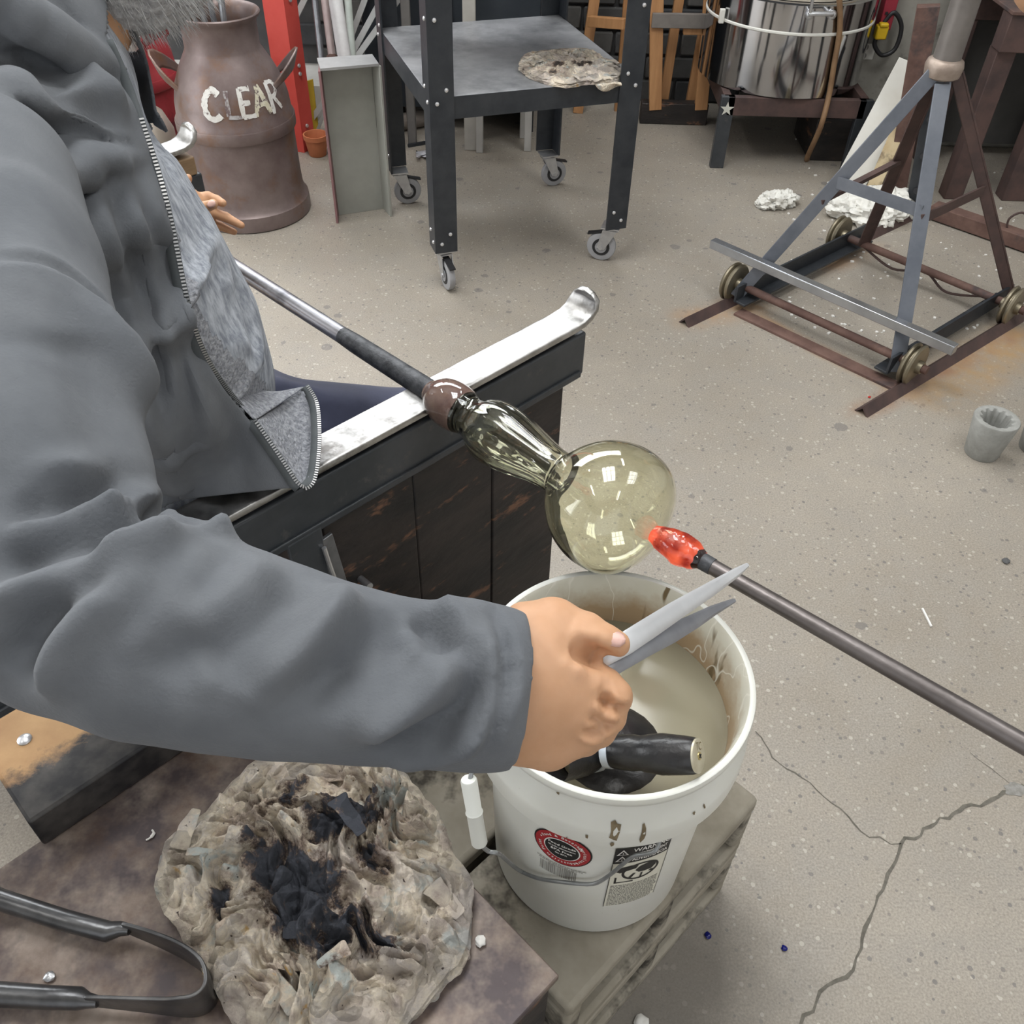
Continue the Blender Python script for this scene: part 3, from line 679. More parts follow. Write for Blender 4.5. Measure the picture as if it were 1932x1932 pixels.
# mapping onto the bucket wall: angle 0 faces azimuth A0
def bucket_pt(a, z, e=.0008):
    hz = z - BZ0
    for (h0, r0), (h1, r1) in zip(outer, outer[1:]):
        if h0 <= hz <= h1: r = r0 + (r1 - r0) * (hz - h0) / max(1e-9, h1 - h0); break
    else: r = .1365
    return V((BC.x + (r + e) * math.sin(a), BC.y - (r + e) * math.cos(a), z))
def solve_bucket(x, y):
    "angle and height where the sight line through the pixel meets the bucket wall"
    d = (FW + (x - 966) / F_PX * RT - (y - 966) / F_PX * UP)
    t = .5
    for _ in range(4000):
        p = CAM + d * t; rr = math.hypot(p.x - BC.x, p.y - BC.y)
        if p.z < BZ1 - .094 and rr <= .1335 + .003 * (p.z - .453) / .125: return math.atan2(p.x - BC.x, -(p.y - BC.y)), p.z
        t += .0005
    return 0, .5
# dribbles of dark dirt on the collar
dirt = mat('dark_dirt', (.12, .09, .05), (.22, .17, .10), 60, rough=.8)
for (a, z, w_, h_) in ((-.02, .632, .012, .030), (-.03, .607, .005, .012), (.16, .625, .006, .028), (-.45, .66, .004, .004), (.62, .634, .003, .006), (.53, .634, .003, .004), (-.2, .617, .004, .008), (-.33, .60, .002, .006)):
    k = 10; c = []; r_ = random.Random(int(a * 1000) + 77)
    for i in range(k):
        q = 6.283 * i / k; s_ = r_.uniform(.6, 1.2); c.append(bucket_pt(a + math.cos(q) * w_ / 2 * s_ / .15, z + math.sin(q) * h_ / 2 * s_, .0010))
    MB().add(c, [tuple(range(k))]).build('dirt_mark', dirt, bk)
# wire handle with a plastic grip: sits low on the left and front
wire = mat('galvanised_wire', (.24, .25, .25), (.33, .34, .34), 40, rough=.4, metal=.6)
def bp(x, y, e):
    a, z = solve_bucket(x, y); return bucket_pt(a, z, e)
hp = [P(902, 1430, .905), P(884, 1470, .90), P(893, 1530, .915), P(905, 1592, .935), P(922, 1608, .952), P(940, 1608, .945), bp(985, 1632, .009), bp(1020, 1648, .008), bp(1070, 1653, .008), bp(1122, 1657, .008), bp(1150, 1638, .008), bp(1190, 1600, .009), bp(1205, 1590, .014), bp(1225, 1572, .022), bucket_pt(solve_bucket(1238, 1580)[0], BZ1 - .100, .006), bucket_pt(solve_bucket(1240, 1580)[0], BZ1 - .092, .0005)]
path = []
for a, b_ in zip(hp, hp[1:]): path += [a.lerp(b_, i / 4) for i in range(4)]
path.append(hp[-1])
for _ in range(2): path = [path[0]] + [(path[i - 1] + 2 * path[i] + path[i + 1]) / 4 for i in range(1, len(path) - 1)] + [path[-1]]
hd = MB().tube(path, .0024, 10).build('wire_handle', wire, bk)
g0, g1 = hp[1], hp[3]; gd = (g1 - g0).normalized()
MB().lathe(g0, gd, [(0, .0075), (.002, .0085), ((g1 - g0).length * .48, .0082), ((g1 - g0).length * .5, .0092), ((g1 - g0).length * .52, .0082), ((g1 - g0).length - .002, .0085), ((g1 - g0).length, .0075)], 18).build('grip', mat('white_plastic_grip', (.70, .71, .66), rough=.4), hd)
# printed labels (flat print lying on the wall)
red_p = mat('red_label_print', (.33, .02, .025), rough=.5); blk_p = mat('black_label_print', (.012, .012, .012), rough=.5); wht_p = mat('white_label_print', (.78, .76, .72), rough=.5)
paper_p = mat('cream_label_paper', (.66, .64, .54), rough=.5); grey_p = mat('grey_label_print', (.22, .21, .19), rough=.6)
a1, z1 = solve_bucket(1060, 1602); a2, z2 = solve_bucket(1202, 1650)
Rm = .139
def onb(ac, zc, x, y, e):           # label space (metres) to wall, slightly tilted labels are mapped by their own shear
    return bucket_pt(ac + x / Rm, zc + y, e)
def disc(ac, zc, rx, ry, e, M, name, r0=0, n=40):
    b = MB(); rows = [[onb(ac, zc, math.cos(6.2832 * j / n) * rx * f_, math.sin(6.2832 * j / n) * ry * f_, e) for j in range(n)] for f_ in (r0, (r0 + 1) / 2, 1)]
    return b.grid(rows, True, True).build(name, M, bk)
def text_mesh(txt, size, bold=True):
    cu = bpy.data.curves.new('t', 'FONT'); cu.body = txt; cu.size = size; cu.align_x = 'CENTER'; cu.align_y = 'CENTER'; cu.resolution_u = 2
    if bold: cu.offset = size * .018
    ob = bpy.data.objects.new('t', cu); COL.objects.link(ob); dg = bpy.context.evaluated_depsgraph_get(); dg.update()
    me = ob.evaluated_get(dg).to_mesh(); vs = [v_.co.copy() for v_ in me.vertices]; fs = [tuple(p.vertices) for p in me.polygons]
    ob.evaluated_get(dg).to_mesh_clear(); bpy.data.objects.remove(ob); bpy.data.curves.remove(cu)
    return vs, fs
def text_on(ac, zc, x, y, txt, size, e, M, parent, rot=0, wscale=1.0, shear=0):
    vs, fs = text_mesh(txt, size); c, s_ = math.cos(rot), math.sin(rot)
    b = MB(); b.add([onb(ac, zc, x + v_.x * wscale * c - v_.y * s_, y + v_.x * wscale * s_ + v_.y * c + shear * v_.x, e) for v_ in vs], fs)
    return b.build('lettering', M, parent)
lab1 = disc(a1, z1, .0345, .0345, .0010, red_p, 'round_label')
disc(a1, z1, .0365, .0365, .0007, blk_p, 'label_edge')
disc(a1, z1, .0225, .0225, .0013, wht_p, 'label_ring'); disc(a1, z1, .0210, .0210, .0016, blk_p, 'label_centre')
for k, (tx, sz) in enumerate((('Food Grade', .0062), ('Grado alimenticio', .0042), ('BPA Free', .0062), ('Sin BPA', .0042))):
    text_on(a1, z1, 0, .0105 - k * .0066, tx, sz, .0020, wht_p, lab1, wscale=1.12)
for word, mid in (('Food & Beverage', 90), ('Agricultural', -8), ('Industrial', -82), ('Paint', -158)):
    n = len(word); sp_ = 8.4
    for i, ch in enumerate(word):
        if ch == ' ': continue
        an = math.radians(mid - (i - (n - 1) / 2) * sp_)
        text_on(a1, z1, math.cos(an) * .0283, math.sin(an) * .0283, ch, .0064, .0014, wht_p, lab1, rot=an - math.pi / 2)
for an in (160, 30, -45, -125):
    q = math.radians(an); disc(a1 + math.cos(q) * .0283 / Rm, z1 + math.sin(q) * .0283, .0012, .0012, .0014, wht_p, 'label_dot', n=10)
# barcode
rb = random.Random(3); xb = -.026; bar = MB()
while xb < .022:
    wd = rb.choice((.0004, .0006, .0009, .0013)); a_ = 0
    bar.add([onb(a1, z1, xb, -.047, .0009), onb(a1, z1, xb + wd, -.047, .0009), onb(a1, z1, xb + wd, -.070, .0009), onb(a1, z1, xb, -.070, .0009)], [(0, 1, 2, 3)]); xb += wd + rb.choice((.0005, .0008, .0012))
bar.build('barcode', grey_p, bk)
for y_, wd in ((-.0395, .062), (-.0425, .056), (-.0455, .03)):
    q = MB(); xx = -wd / 2
    while xx < wd / 2:
        l_ = rb.uniform(.0015, .005); q.add([onb(a1, z1, xx, y_, .0009), onb(a1, z1, xx + l_, y_, .0009), onb(a1, z1, xx + l_, y_ - .0013, .0009), onb(a1, z1, xx, y_ - .0013, .0009)], [(0, 1, 2, 3)]); xx += l_ + .0009
    q.build('fine_print', grey_p, bk)
# tall warning label
LW, LH = .0350, .078
def rect(x0, y0, x1, y1, e, M, name, ac=a2, zc=z2, k=8):
    return MB().grid([[onb(ac, zc, x0 + (x1 - x0) * i / k, y0 + (y1 - y0) * j / 6, e) for i in range(k + 1)] for j in range(7)]).build(name, M, bk)
lab2 = rect(-LW, -LH, LW, LH, .0009, paper_p, 'warning_label')
K2 = 1.19
_onb = onb
def onb(ac, zc, x, y, e): return _onb(ac, zc, x * K2, y * K2, e) if ac == a2 else _onb(ac, zc, x, y, e)
LW, LH = .0295, .066
rect(-LW, .034, LW, LH, .0012, blk_p, 'label_header')
for k, tx in enumerate(('WARNING', 'AVERTISSEMENT', 'ADVERTENCIA')):
    text_on(a2, z2, .0080, .0600 - k * .0096, tx, .0100 if k == 0 else .0085, .0016, wht_p, lab2, wscale=(.80, .56, .66)[k])
for k in range(2):
    y_ = .0565 - k * .013; x_ = -.0215
    tri = lambda s_, e: [onb(a2, z2, x_ - .006 * s_, y_ - .004 * s_, e), onb(a2, z2, x_ + .006 * s_, y_ - .004 * s_, e), onb(a2, z2, x_, y_ + .007 * s_, e)]
    MB().add(tri(1, .0016), [(0, 1, 2)]).build('warning_triangle', wht_p, lab2); MB().add(tri(.62, .0019), [(0, 1, 2)]).build('warning_triangle', blk_p, lab2)
    text_on(a2, z2, x_, y_ - .0005, '!', .0065, .0022, wht_p, lab2)
def ring2(cx_, cy_, r0, r1, M, e=.0014): 
    n = 36; return MB().grid([[onb(a2, z2, cx_ + math.cos(6.2832 * j / n) * r, cy_ + math.sin(6.2832 * j / n) * r * .88, e) for j in range(n)] for r in (r0, r1)], True, True).build('warning_symbol', M, lab2)
ring2(.002, .011, .0172, .0200, blk_p)
def poly2(pts, e=.0015): return MB().add([onb(a2, z2, x_, y_, e) for x_, y_ in pts], [tuple(range(len(pts)))]).build('warning_symbol', blk_p, lab2)
poly2([(-.024, .016), (-.020, .024), (-.010, .027), (-.002, .025), (-.004, .019), (-.014, .016), (-.020, .013)])
poly2([(-.004, .014), (0, .021), (.008, .024), (.016, .023), (.018, .015), (.014, .008), (.006, .008), (.000, .009)])
poly2([(-.016, .019), (-.014, .021), (.018, .004), (.016, .001)])
poly2([(-.010, .000), (-.006, .008), (-.003, .008), (-.007, -.001)]); poly2([(.002, -.006), (.003, .006), (.005, .006), (.004, -.006)])
poly2([(-.024, -.008), (-.022, -.008), (-.022, .003), (-.024, .003)]); poly2([(-.024, -.010), (-.024, -.008), (-.004, -.008), (-.004, -.010)])
for y_ in [-.0155 - .0036 * i for i in range(14)]:
    q = MB(); xx = -LW + .003
    while xx < LW - .005:
        l_ = rb.uniform(.001, .004); q.add([onb(a2, z2, xx, y_, .0013), onb(a2, z2, xx + l_, y_, .0013), onb(a2, z2, xx + l_, y_ - .0015, .0013), onb(a2, z2, xx, y_ - .0015, .0013)], [(0, 1, 2, 3)]); xx += l_ + .0008
    q.build('fine_print', grey_p, lab2)
for x_ in (-LW, LW - .0007): rect(x_, -LH, x_ + .0007, .034, .0014, blk_p, 'label_border', k=1)

# ------------------------------------------------------------------ wooden shaping blocks soaking in the bucket
wet = mat('wet_black_wood', (.012, .012, .013), (.03, .028, .028), 18, rough=.3, bump=.5, bscale=80)
capm = mat('brass_end_plate', (.62, .58, .46), (.52, .47, .34), 30, rough=.4, metal=.5)
def shaping_block(name, tip, end, head_c, label):
    t = thing(name, head_c, label, 'wooden block')
    d = (V(end) - V(tip)).normalized(); Lh = (V(end) - V(tip)).length
    MB().lathe(tip, d, [(0, .016), (.01, .0180), (.028, .0190), (.036, .0178), (.044, .0195), (.060, .0212), (Lh - .012, .0195), (Lh - .003, .0185), (Lh, .0175)], 28).build('handle', wet, t)
    MB().lathe(V(end) + d * .0002, d, [(0, .0173), (.002, .0173), (.0026, .0165), (.0026, 0)], 32).build('end_plate', capm, t)
    b = MB().sphere((0, 0, 0), 1, 24, 14)
    b.v = [V(head_c) + V((p.x * .066, p.y * .066, p.z * .026)) for p in b.v]; b.build('block_head', wet, t)
    MB().tube([V(tip) - d * .004, V(tip) + d * .004], .0178, 20).build('ferrule', mat('pale_wet_ferrule', (.55, .6, .66), rough=.2), t)
    return t, d
e1 = P(1314, 1426, .905); s1 = P(1150, 1418, .955)
sb, d1 = shaping_block('shaping_block', s1, e1, V((BC.x + .000, BC.y - .048, wz - .012)), 'black wet wooden block with a screwed brass end plate in the bucket')
# screw and stamped letters on the end plate
pl = [c for c in sb.children if c.name.startswith('end_plate')][0]
X_, Y_ = RT - d1 * d1.dot(RT), None; X_.normalize(); Y_ = d1.cross(X_) ; 
if Y_.dot(UP) < 0: Y_ = -Y_
pc_ = e1 + d1 * .0030
MB().lathe(pc_ - d1 * .0004, d1, [(0, .0044), (.0012, .0040), (.0014, 0)], 16).build('screw', mat('brass_screw', (.45, .36, .16), rough=.35, metal=.8), pl)
for a_ in (.7, .7 + math.pi / 2): MB().box(pc_ + d1 * .0012, (.0052, .0010, .0008), (X_ * math.cos(a_) + Y_ * math.sin(a_), -X_ * math.sin(a_) + Y_ * math.cos(a_), d1)).build('screw_slot', blk_p, pl)
vs, fs = text_mesh('TC', .0115, False)
MB().add([pc_ + X_ * (v_.x - .001) + Y_ * (v_.y + .0092) + d1 * .0002 for v_ in vs], fs).build('stamped_letters', mat('stamped_shadow', (.16, .12, .05), rough=.6), pl)
shaping_block('shaping_block', P(1122, 1425, .972), P(1085, 1432, .952), V((BC.x - .070, BC.y + .010, wz - .024)), 'black wet wooden block in the bucket mostly hidden behind the hand')
# ================================================================== blowpipe, glass and punty
pipe_m = mat('dark_polished_pipe_steel', (.20, .20, .215), (.30, .30, .32), 14, rough=.28, metal=.9, bump=.1, bscale=100, rough2=.42, c3=(.10, .10, .11), scale3=5, thr3=.6)
scale_m = mat('black_fire_scale', (.03, .032, .036), (.085, .088, .095), 55, rough=.5, metal=.3, bump=.8, bscale=90)
GZ = RZ + .0165
pe = V((-.116, 1.024, GZ)); pw = V((.055, .862, GZ)); pax = (V((.21, .716, GZ)) - pe).normalized()
bp_ = thing('blowpipe', pe - pax * .6, 'long dark steel blowpipe resting across the bench rails behind the seated person', 'blowpipe')
MB().tube([pe - pax * 1.32, pe - pax * 1.30, pe - pax * .2], [.0105, .0125, .0130], 24).build('tube', pipe_m, bp_)
MB().tube([pe - pax * .2, pe - pax * .17, pe - pax * .02, pe + pax * .012], [.0131, .0145, .0158, .0160], 24).build('hot_end', scale_m, bp_)
def glass_mat(name, tint, rough=0.0, dens=0, vc=None):
    M = bpy.data.materials.new(name); M.use_nodes = True; nt = M.node_tree; N = nt.nodes; b = N['Principled BSDF']
    b.inputs['Base Color'].default_value = (*tint, 1); b.inputs['Transmission Weight'].default_value = 1; b.inputs['Roughness'].default_value = rough; b.inputs['IOR'].default_value = 1.5
    if dens:
        va = N.new('ShaderNodeVolumeAbsorption'); va.inputs[0].default_value = (*vc, 1); va.inputs[1].default_value = dens; nt.links.new(va.outputs[0], N['Material Output'].inputs['Volume'])
    return M
gl = glass_mat('pale_straw_glass', (.985, .985, .95))
gl_m = glass_mat('thick_straw_glass', (.98, .978, .84))
gg = thing('glass_bubble', pe + pax * .1, 'pale yellow-green blown glass form with fluted neck and round bubble on the blowpipe', 'blown glass')
def sm_prof(pts, k=8):
    c = catmull([V((a, b, 0)) for a, b in pts], k); return [(p.x, max(p.y, 0)) for p in c]
LW0 = (pw - pe).length
neck_o = [(0, .0172), (.006, .0225), (.018, .0300), (.036, .0335), (.056, .0330), (.070, .0290), (.080, .0272), (.090, .0300), (.104, .0375), (.124, .0425), (.146, .0425), (.170, .0385), (.196, .0330), (.216, .0295), (LW0, .0282)]
bub_o = [(LW0 + .008, .0300), (LW0 + .018, .0420), (LW0 + .034, .0590), (LW0 + .055, .0730), (LW0 + .082, .0810), (LW0 + .108, .0805), (LW0 + .128, .0730), (LW0 + .142, .0590), (LW0 + .150, .0420), (LW0 + .1535, .0250), (LW0 + .1545, .0100), (LW0 + .1546, 0)]
prof = sm_prof(neck_o + bub_o, 7)
n_ = 72
def ribbed(pr, depth):
    b = MB(); X, Y, Z = frame_from(pax); rows = []
    for h, r in pr:
        wgt = max(0, min(1, (h - .08) / .03)) * max(0, min(1, (LW0 + .004 - h) / .03))
        rows.append([pe + Z * h + (X * math.cos(6.28318 * j / n_) + Y * math.sin(6.28318 * j / n_)) * (r * (1 + depth * wgt * math.cos(12 * 6.28318 * j / n_))) for j in range(n_)])
    return b.grid(rows, True, True)
prof_g = [q for q in prof if q[0] >= .064]
go = ribbed(prof_g, .030)
# inner surface: thick at the moile and waist, thin in the bubble
ins = []
for h, r in prof:
    if h < .064: continue
    th = .0042 if h < .075 else (.0032 if h < LW0 + .01 else .0024)
    k_ = max(0, min(1, (h - LW0 - .085) / .07))
    if r < .004: continue
    ins.append((h - .0030 * k_, max(0, r - th * (1 - .35 * k_))))
ins.append((LW0 + .1515, 0))
if True:
    pass
ins = [prof_g[0]] + ins
gi = ribbed(ins, .022); o0 = len(go.v)
go.v += gi.v; go.f += [tuple(i + o0 for i in f)[::-1] for f in gi.f]; go.sm += gi.sm
me = bpy.data.meshes.new('bubble_wall'); me.from_pydata([tuple(p - WL[gg]) for p in go.v], [], go.f); me.update(); me.polygons.foreach_set('use_smooth', go.sm)
gob = bpy.data.objects.new('bubble_wall', me); COL.objects.link(gob); gob.parent = gg; WL[gob] = WL[gg]; me.materials.append(gl_m)
# brownish gather sleeve over the pipe end
MB().lathe(pe, pax, sm_prof([(-.004, .0162), (.002, .0195), (.010, .0252), (.020, .0305), (.036, .0335), (.054, .0330), (.066, .0296), (.072, .0225), (.076, .0120), (.077, 0)], 5), 48).build('pipe_gather', mat('amber_brown_gather', (.115, .068, .06), (.20, .135, .105), 26, rough=.06, spec=.6, coat=.6, detail=6), gg)
# ------------------------------------------------------------------ punty rod with its glowing gather
qa = pe + pax * (LW0 + .1546); qb = V((.496, .485, GZ - .002)); qax = (qb - qa).normalized()
pu = thing('punty_rod', qa + qax * .5, 'dark steel punty rod with glowing orange tip coming from the right', 'punty rod')
MB().tube([qa + qax * .060, qa + qax * .075, qa + qax * .30, qa + qax * 1.05], [.0082, .0092, .0100, .0105], 24).build('rod', mat('brown_grey_rod_steel', (.12, .105, .10), (.19, .17, .165), 12, rough=.38, metal=.75, bump=.25, bscale=90), pu)
MB().lathe(qa + qax * .050, qax, [(0, .0095), (.012, .0102), (.030, .0100)], 24).build('scaled_end', scale_m, pu)
def hot_mat():
    M = bpy.data.materials.new('glowing_hot_glass'); M.use_nodes = True; nt = M.node_tree; N = nt.nodes; L = nt.links.new; b = N['Principled BSDF']
    tc = N.new('ShaderNodeTexCoord'); n = N.new('ShaderNodeTexNoise'); n.inputs['Scale'].default_value = 55; n.inputs['Detail'].default_value = 5; L(tc.outputs['Object'], n.inputs[0])
    r = N.new('ShaderNodeValToRGB'); r.color_ramp.elements[0].position = .35; r.color_ramp.elements[1].position = .68; r.color_ramp.elements[0].color = (.30, .012, .008, 1); r.color_ramp.elements[1].color = (1.0, .14, .06, 1); L(n.outputs[0], r.inputs[0])
    b.inputs['Base Color'].default_value = (.5, .08, .05, 1); L(r.outputs[0], b.inputs['Emission Color']); b.inputs['Emission Strength'].default_value = .85; b.inputs['Roughness'].default_value = .12
    bp2 = N.new('ShaderNodeBump'); bp2.inputs['Strength'].default_value = .8; bp2.inputs['Distance'].default_value = .003; L(n.outputs[0], bp2.inputs['Height']); L(bp2.outputs[0], b.inputs['Normal'])
    return M
hb = MB().lathe(qa - qax * .003, qax, sm_prof([(0, .0), (.0005, .0085), (.006, .0115), (.016, .0145), (.030, .0165), (.044, .0160), (.054, .0130), (.062, .0098)], 4), 28)
hb.v = [p + (p - qa).normalized() * .0016 * vnoise(p * 160, 2) for p in hb.v]
hb.build('hot_gather', hot_mat(), pu)
# clear glass coat around the hot core
cb = MB().lathe(qa, qax, sm_prof([(.008, .0135), (.020, .0172), (.034, .0196), (.047, .0190), (.058, .0150), (.066, .0108)], 4), 32)
cb.v = [p + (p - (qa + qax * ((p - qa).dot(qax)))).normalized() * .0018 * vnoise(p * 110, 5) for p in cb.v]
cb.build('clear_coat', glass_mat('clear_amber_glass', (.96, .90, .84)), pu)
# ================================================================== black table on casters
TE1 = V((.943, .333, 0)).normalized(); TE2 = V((-.333, .943, 0)).normalized()
T0 = V((-.264, 2.625, 0))
def TW(a, b, z): return T0 + TE1 * a + TE2 * b + V((0, 0, z))
TA, TB = .655, .70
tb = thing('black_rolling_table', TW(TA / 2, TB / 2, 0), 'black angle-iron rolling table with grey steel shelf on four casters', 'table')
shelf_m = mat('scuffed_grey_steel_shelf', (.33, .335, .35), (.46, .465, .48), 7, rough=.40, metal=.15, bump=.15, bscale=60, c3=(.17, .175, .185), scale3=4, thr3=.58, w3=.12, rough2=.3)
LEGW, LT = .072, .006
for (a, b, sa, sb_) in ((0, 0, 1, 1), (TA, 0, -1, 1), (0, TB, 1, -1), (TA, TB, -1, -1)):
    poly = [(0, 0), (sa * LEGW, 0), (sa * LEGW, sb_ * LT), (sa * LT, sb_ * LT), (sa * LT, sb_ * LEGW), (0, sb_ * LEGW)]
    lg = MB().prism([TW(a + x, b + y, .13) for x, y in poly], (0, 0, .86)).build('leg', black_steel, tb)
    for zz in (.16, .19, .585, .62, .80):
        off = .022 if zz in (.16, .585, .80) else .05
        MB().lathe(TW(a + sa * off, b, zz), -TE2 * sb_, [(0, .006), (.0025, .0054), (.004, .0025), (.0042, 0)], 10).build('bolt', bolt_m, lg)
        MB().lathe(TW(a, b + sb_ * off, zz), -TE1 * sa, [(0, .006), (.0025, .0054), (.004, .0025), (.0042, 0)], 10).build('bolt', bolt_m, lg)
SZ = .600
MB().box(TW(TA / 2, TB / 2, SZ - .004), (TA - .016, TB - .016, .008), (TE1, TE2, V((0, 0, 1)))).build('shelf', shelf_m, tb, bevel=.001)
for (a0, b0, a1_, b1_) in ((LT, .009, TA - LT, .009), (LT, TB - .009, TA - LT, TB - .009)):
    MB().bar(TW(a0, b0, SZ - .032), TW(a1_, b1_, SZ - .032), .006, .062, (0, 0, 1)).build('side_rail', black_steel, tb)
for a in (.009, TA - .009): MB().bar(TW(a, .015, SZ - .032), TW(a, TB - .015, SZ - .032), .006, .062, (0, 0, 1)).build('side_rail', black_steel, tb)
MB().box(TW(TA / 2, TB / 2, .996), (TA, TB, .012), (TE1, TE2, V((0, 0, 1)))).build('top_plate', shelf_m, tb)
# casters
def caster(c, yaw, idx):
    d = V((math.cos(yaw), math.sin(yaw), 0)); s_ = V((-d.y, d.x, 0)); c = V((c.x, c.y, 0)); wc = c + d * .028 + V((0, 0, .050))
    r = MB().box(c + V((0, 0, .126)), (.062, .062, .005), (d, s_, V((0, 0, 1)))).build('caster', zinc, tb)
    f = MB()
    for k in (-1, 1):
        f.prism([c - d * .022 + s_ * .0165 * k + V((0, 0, .115)), c + d * .026 + s_ * .0165 * k + V((0, 0, .115)), wc + d * .014 + s_ * .0165 * k, wc - d * .012 + s_ * .0165 * k - V((0, 0, .006))], s_ * .003 * k)
    f.box(c + V((0, 0, .114)), (.05, .036, .004), (d, s_, V((0, 0, 1)))); f.lathe(c + V((0, 0, .114)), (0, 0, 1), [(0, .018), (.010, .018)], 16)
    f.build('fork', zinc, r)
    MB().lathe(wc - s_ * .0115, s_, [(0, .040), (.002, .048), (.006, .050), (.017, .050), (.021, .048), (.023, .040)], 28).build('wheel', rubber_grey, r)
    MB().lathe(wc - s_ * .0128, s_, [(0, .030), (.0256, .030)], 24).build('wheel_core', black_plastic, r)
    MB().lathe(wc - s_ * .0150, s_, [(0, .020), (.030, .020)], 20).build('hub', rubber_grey, r)
    MB().lathe(wc - s_ * .0215, s_, [(0, .007), (.043, .007)], 12).build('axle', zinc, r)
    MB().bar(c + d * .01 + V((0, 0, .106)), c + d * .078 + V((0, 0, .090)), .02, .005, (0, 0, 1)).build('brake_lever', black_plastic, r)
caster(TW(.036, .036, 0), math.radians(-65), 0); caster(TW(TA - .036, .036, 0), math.radians(165), 1)
caster(TW(.036, TB - .036, 0), math.radians(15), 2); caster(TW(TA - .036, TB - .036, 0), math.radians(20), 3)
# small burnt pad on the shelf
sp2 = thing('small_newspaper_pad', G(1080, 125, SZ), 'small scorched folded newspaper pad on the black rolling table shelf', 'newspaper pad')
pad2 = pad_mat('scorched_newsprint', (.06, .05, .045), 1.75)
out2 = [(998, 100), (1060, 93), (1105, 92), (1140, 110), (1172, 128), (1160, 148), (1110, 152), (1060, 158), (1025, 150)]
s2 = [(G(1055, 112, SZ + .03), .05, .03, .3, .55), (G(1098, 110, SZ + .03), .05, .035, 0, .7), (G(1045, 125, SZ + .03), .03, .02, 0, .55)]
paper_pad(sp2, [G(x, y, SZ + .012) for x, y in out2], SZ, .026, burn_map(s2), pad2, (40, 110), 11, .8, 4, 22)
rg = []
for i in range(9):
    t = i / 8; rg.append([G(1118 + 55 * t, 150 + 4 * t, SZ + .004 + .004 * math.sin(9 * t)), G(1122 + 52 * t, 160 + 3 * math.sin(7 * t), SZ + .006), G(1128 + 45 * t, 168 + 6 * math.sin(5 * t), SZ - .012 - .008 * math.sin(3 * t))])
fl = MB().grid(rg, True).build('hanging_flap', pad2, sp2, solid=.002, sub=1)
at = fl.data.attributes.new('burn', 'FLOAT', 'POINT')

# ================================================================== milk cans
can_m = mat('rusty_brown_can', (.145, .105, .10), (.24, .19, .18), 5, rough=.42, metal=.35, bump=.2, bscale=50, c3=(.19, .10, .055), scale3=6, thr3=.60, w3=.1, detail=6)
def milk_can(base, sc, M, label, handles_yaw, name='milk_can'):
    t = thing(name, base, label, 'milk can'); base = V(base)
    pr_ = [(0, .205), (.004, .213), (.03, .214), (.055, .212), (.064, .202), (.09, .197), (.14, .194), (.30, .192), (.304, .198), (.345, .199), (.352, .194), (.40, .190), (.45, .178), (.50, .155), (.535, .134), (.552, .124), (.56, .121), (.63, .120), (.642, .124), (.652, .134), (.660, .137), (.664, .134), (.660, .126), (.645, .116), (.56, .116), (.50, .14), (.3, .18), (.02, .18), (.02, 0)]
    b = MB().lathe(base, (0, 0, 1), [(h * sc, r * sc) for h, r in pr_], 56); b.build('can_body', M, t)
    MB().lathe(base + V((0, 0, .302 * sc)), (0, 0, 1), [(0, .2005 * sc), (.004, .2025 * sc), (.036 * sc, .2025 * sc), (.040 * sc, .2005 * sc)], 56).build('band', M, t)
    for k in (0, 1):
        a = handles_yaw + math.pi * k; d = V((math.cos(a), math.sin(a), 0)); s_ = V((-d.y, d.x, 0)); rows = []
        for i in range(9):
            th = math.pi * (i / 8 - .5) * 1.0
            row = []
            for j in range(7):
                e = j / 6
                row.append(base + d * sc * (.125 + .095 * math.cos(th) * 1.0 + (.020 * e if True else 0)) + s_ * sc * (.085 * math.sin(th)) + V((0, 0, sc * (.435 + .085 * math.cos(th) + .060 * (e - .5) * (.5 + .5 * math.cos(th))))))
            rows.append(row)
        MB().grid(rows, True).build('handle', M, t, solid=.006)
    return t
CANB = V((-.995, 3.19, 0))
mc = milk_can(CANB, 1.0, can_m, 'rusty brown milk can with CLEAR painted on it in white', math.radians(8))
# painted letters CLEAR, brush strokes lying on the shoulder
paint_w = mat('worn_white_paint', (.72, .71, .68), (.60, .58, .54), 50, rough=.7, c3=(.16, .12, .115), scale3=60, thr3=.60, w3=.03)
paint_y = mat('worn_cream_paint', (.56, .52, .38), (.66, .63, .52), 50, rough=.7, c3=(.16, .12, .115), scale3=60, thr3=.57, w3=.03)
paint_f = mat('faded_white_paint', (.46, .45, .45), (.30, .27, .26), 60, rough=.7, c3=(.14, .10, .10), scale3=50, thr3=.50, w3=.05)
def can_r(z):
    pts = [(.35, .1955), (.40, .190), (.45, .178), (.50, .155), (.535, .134)]
    for (z0, r0), (z1, r1) in zip(pts, pts[1:]):
        if z <= z1: return r0 + (r1 - r0) * (z - z0) / (z1 - z0)
    return .13
def on_can(a, z, e=.0015): 
    r = can_r(z) + e; return CANB + V((math.sin(a) * r, -math.cos(a) * r, z))
yaw_c = math.atan2(-CANB.x, CANB.y)          # angle of the side that faces the photographer
Z0, LHH = .388, .088
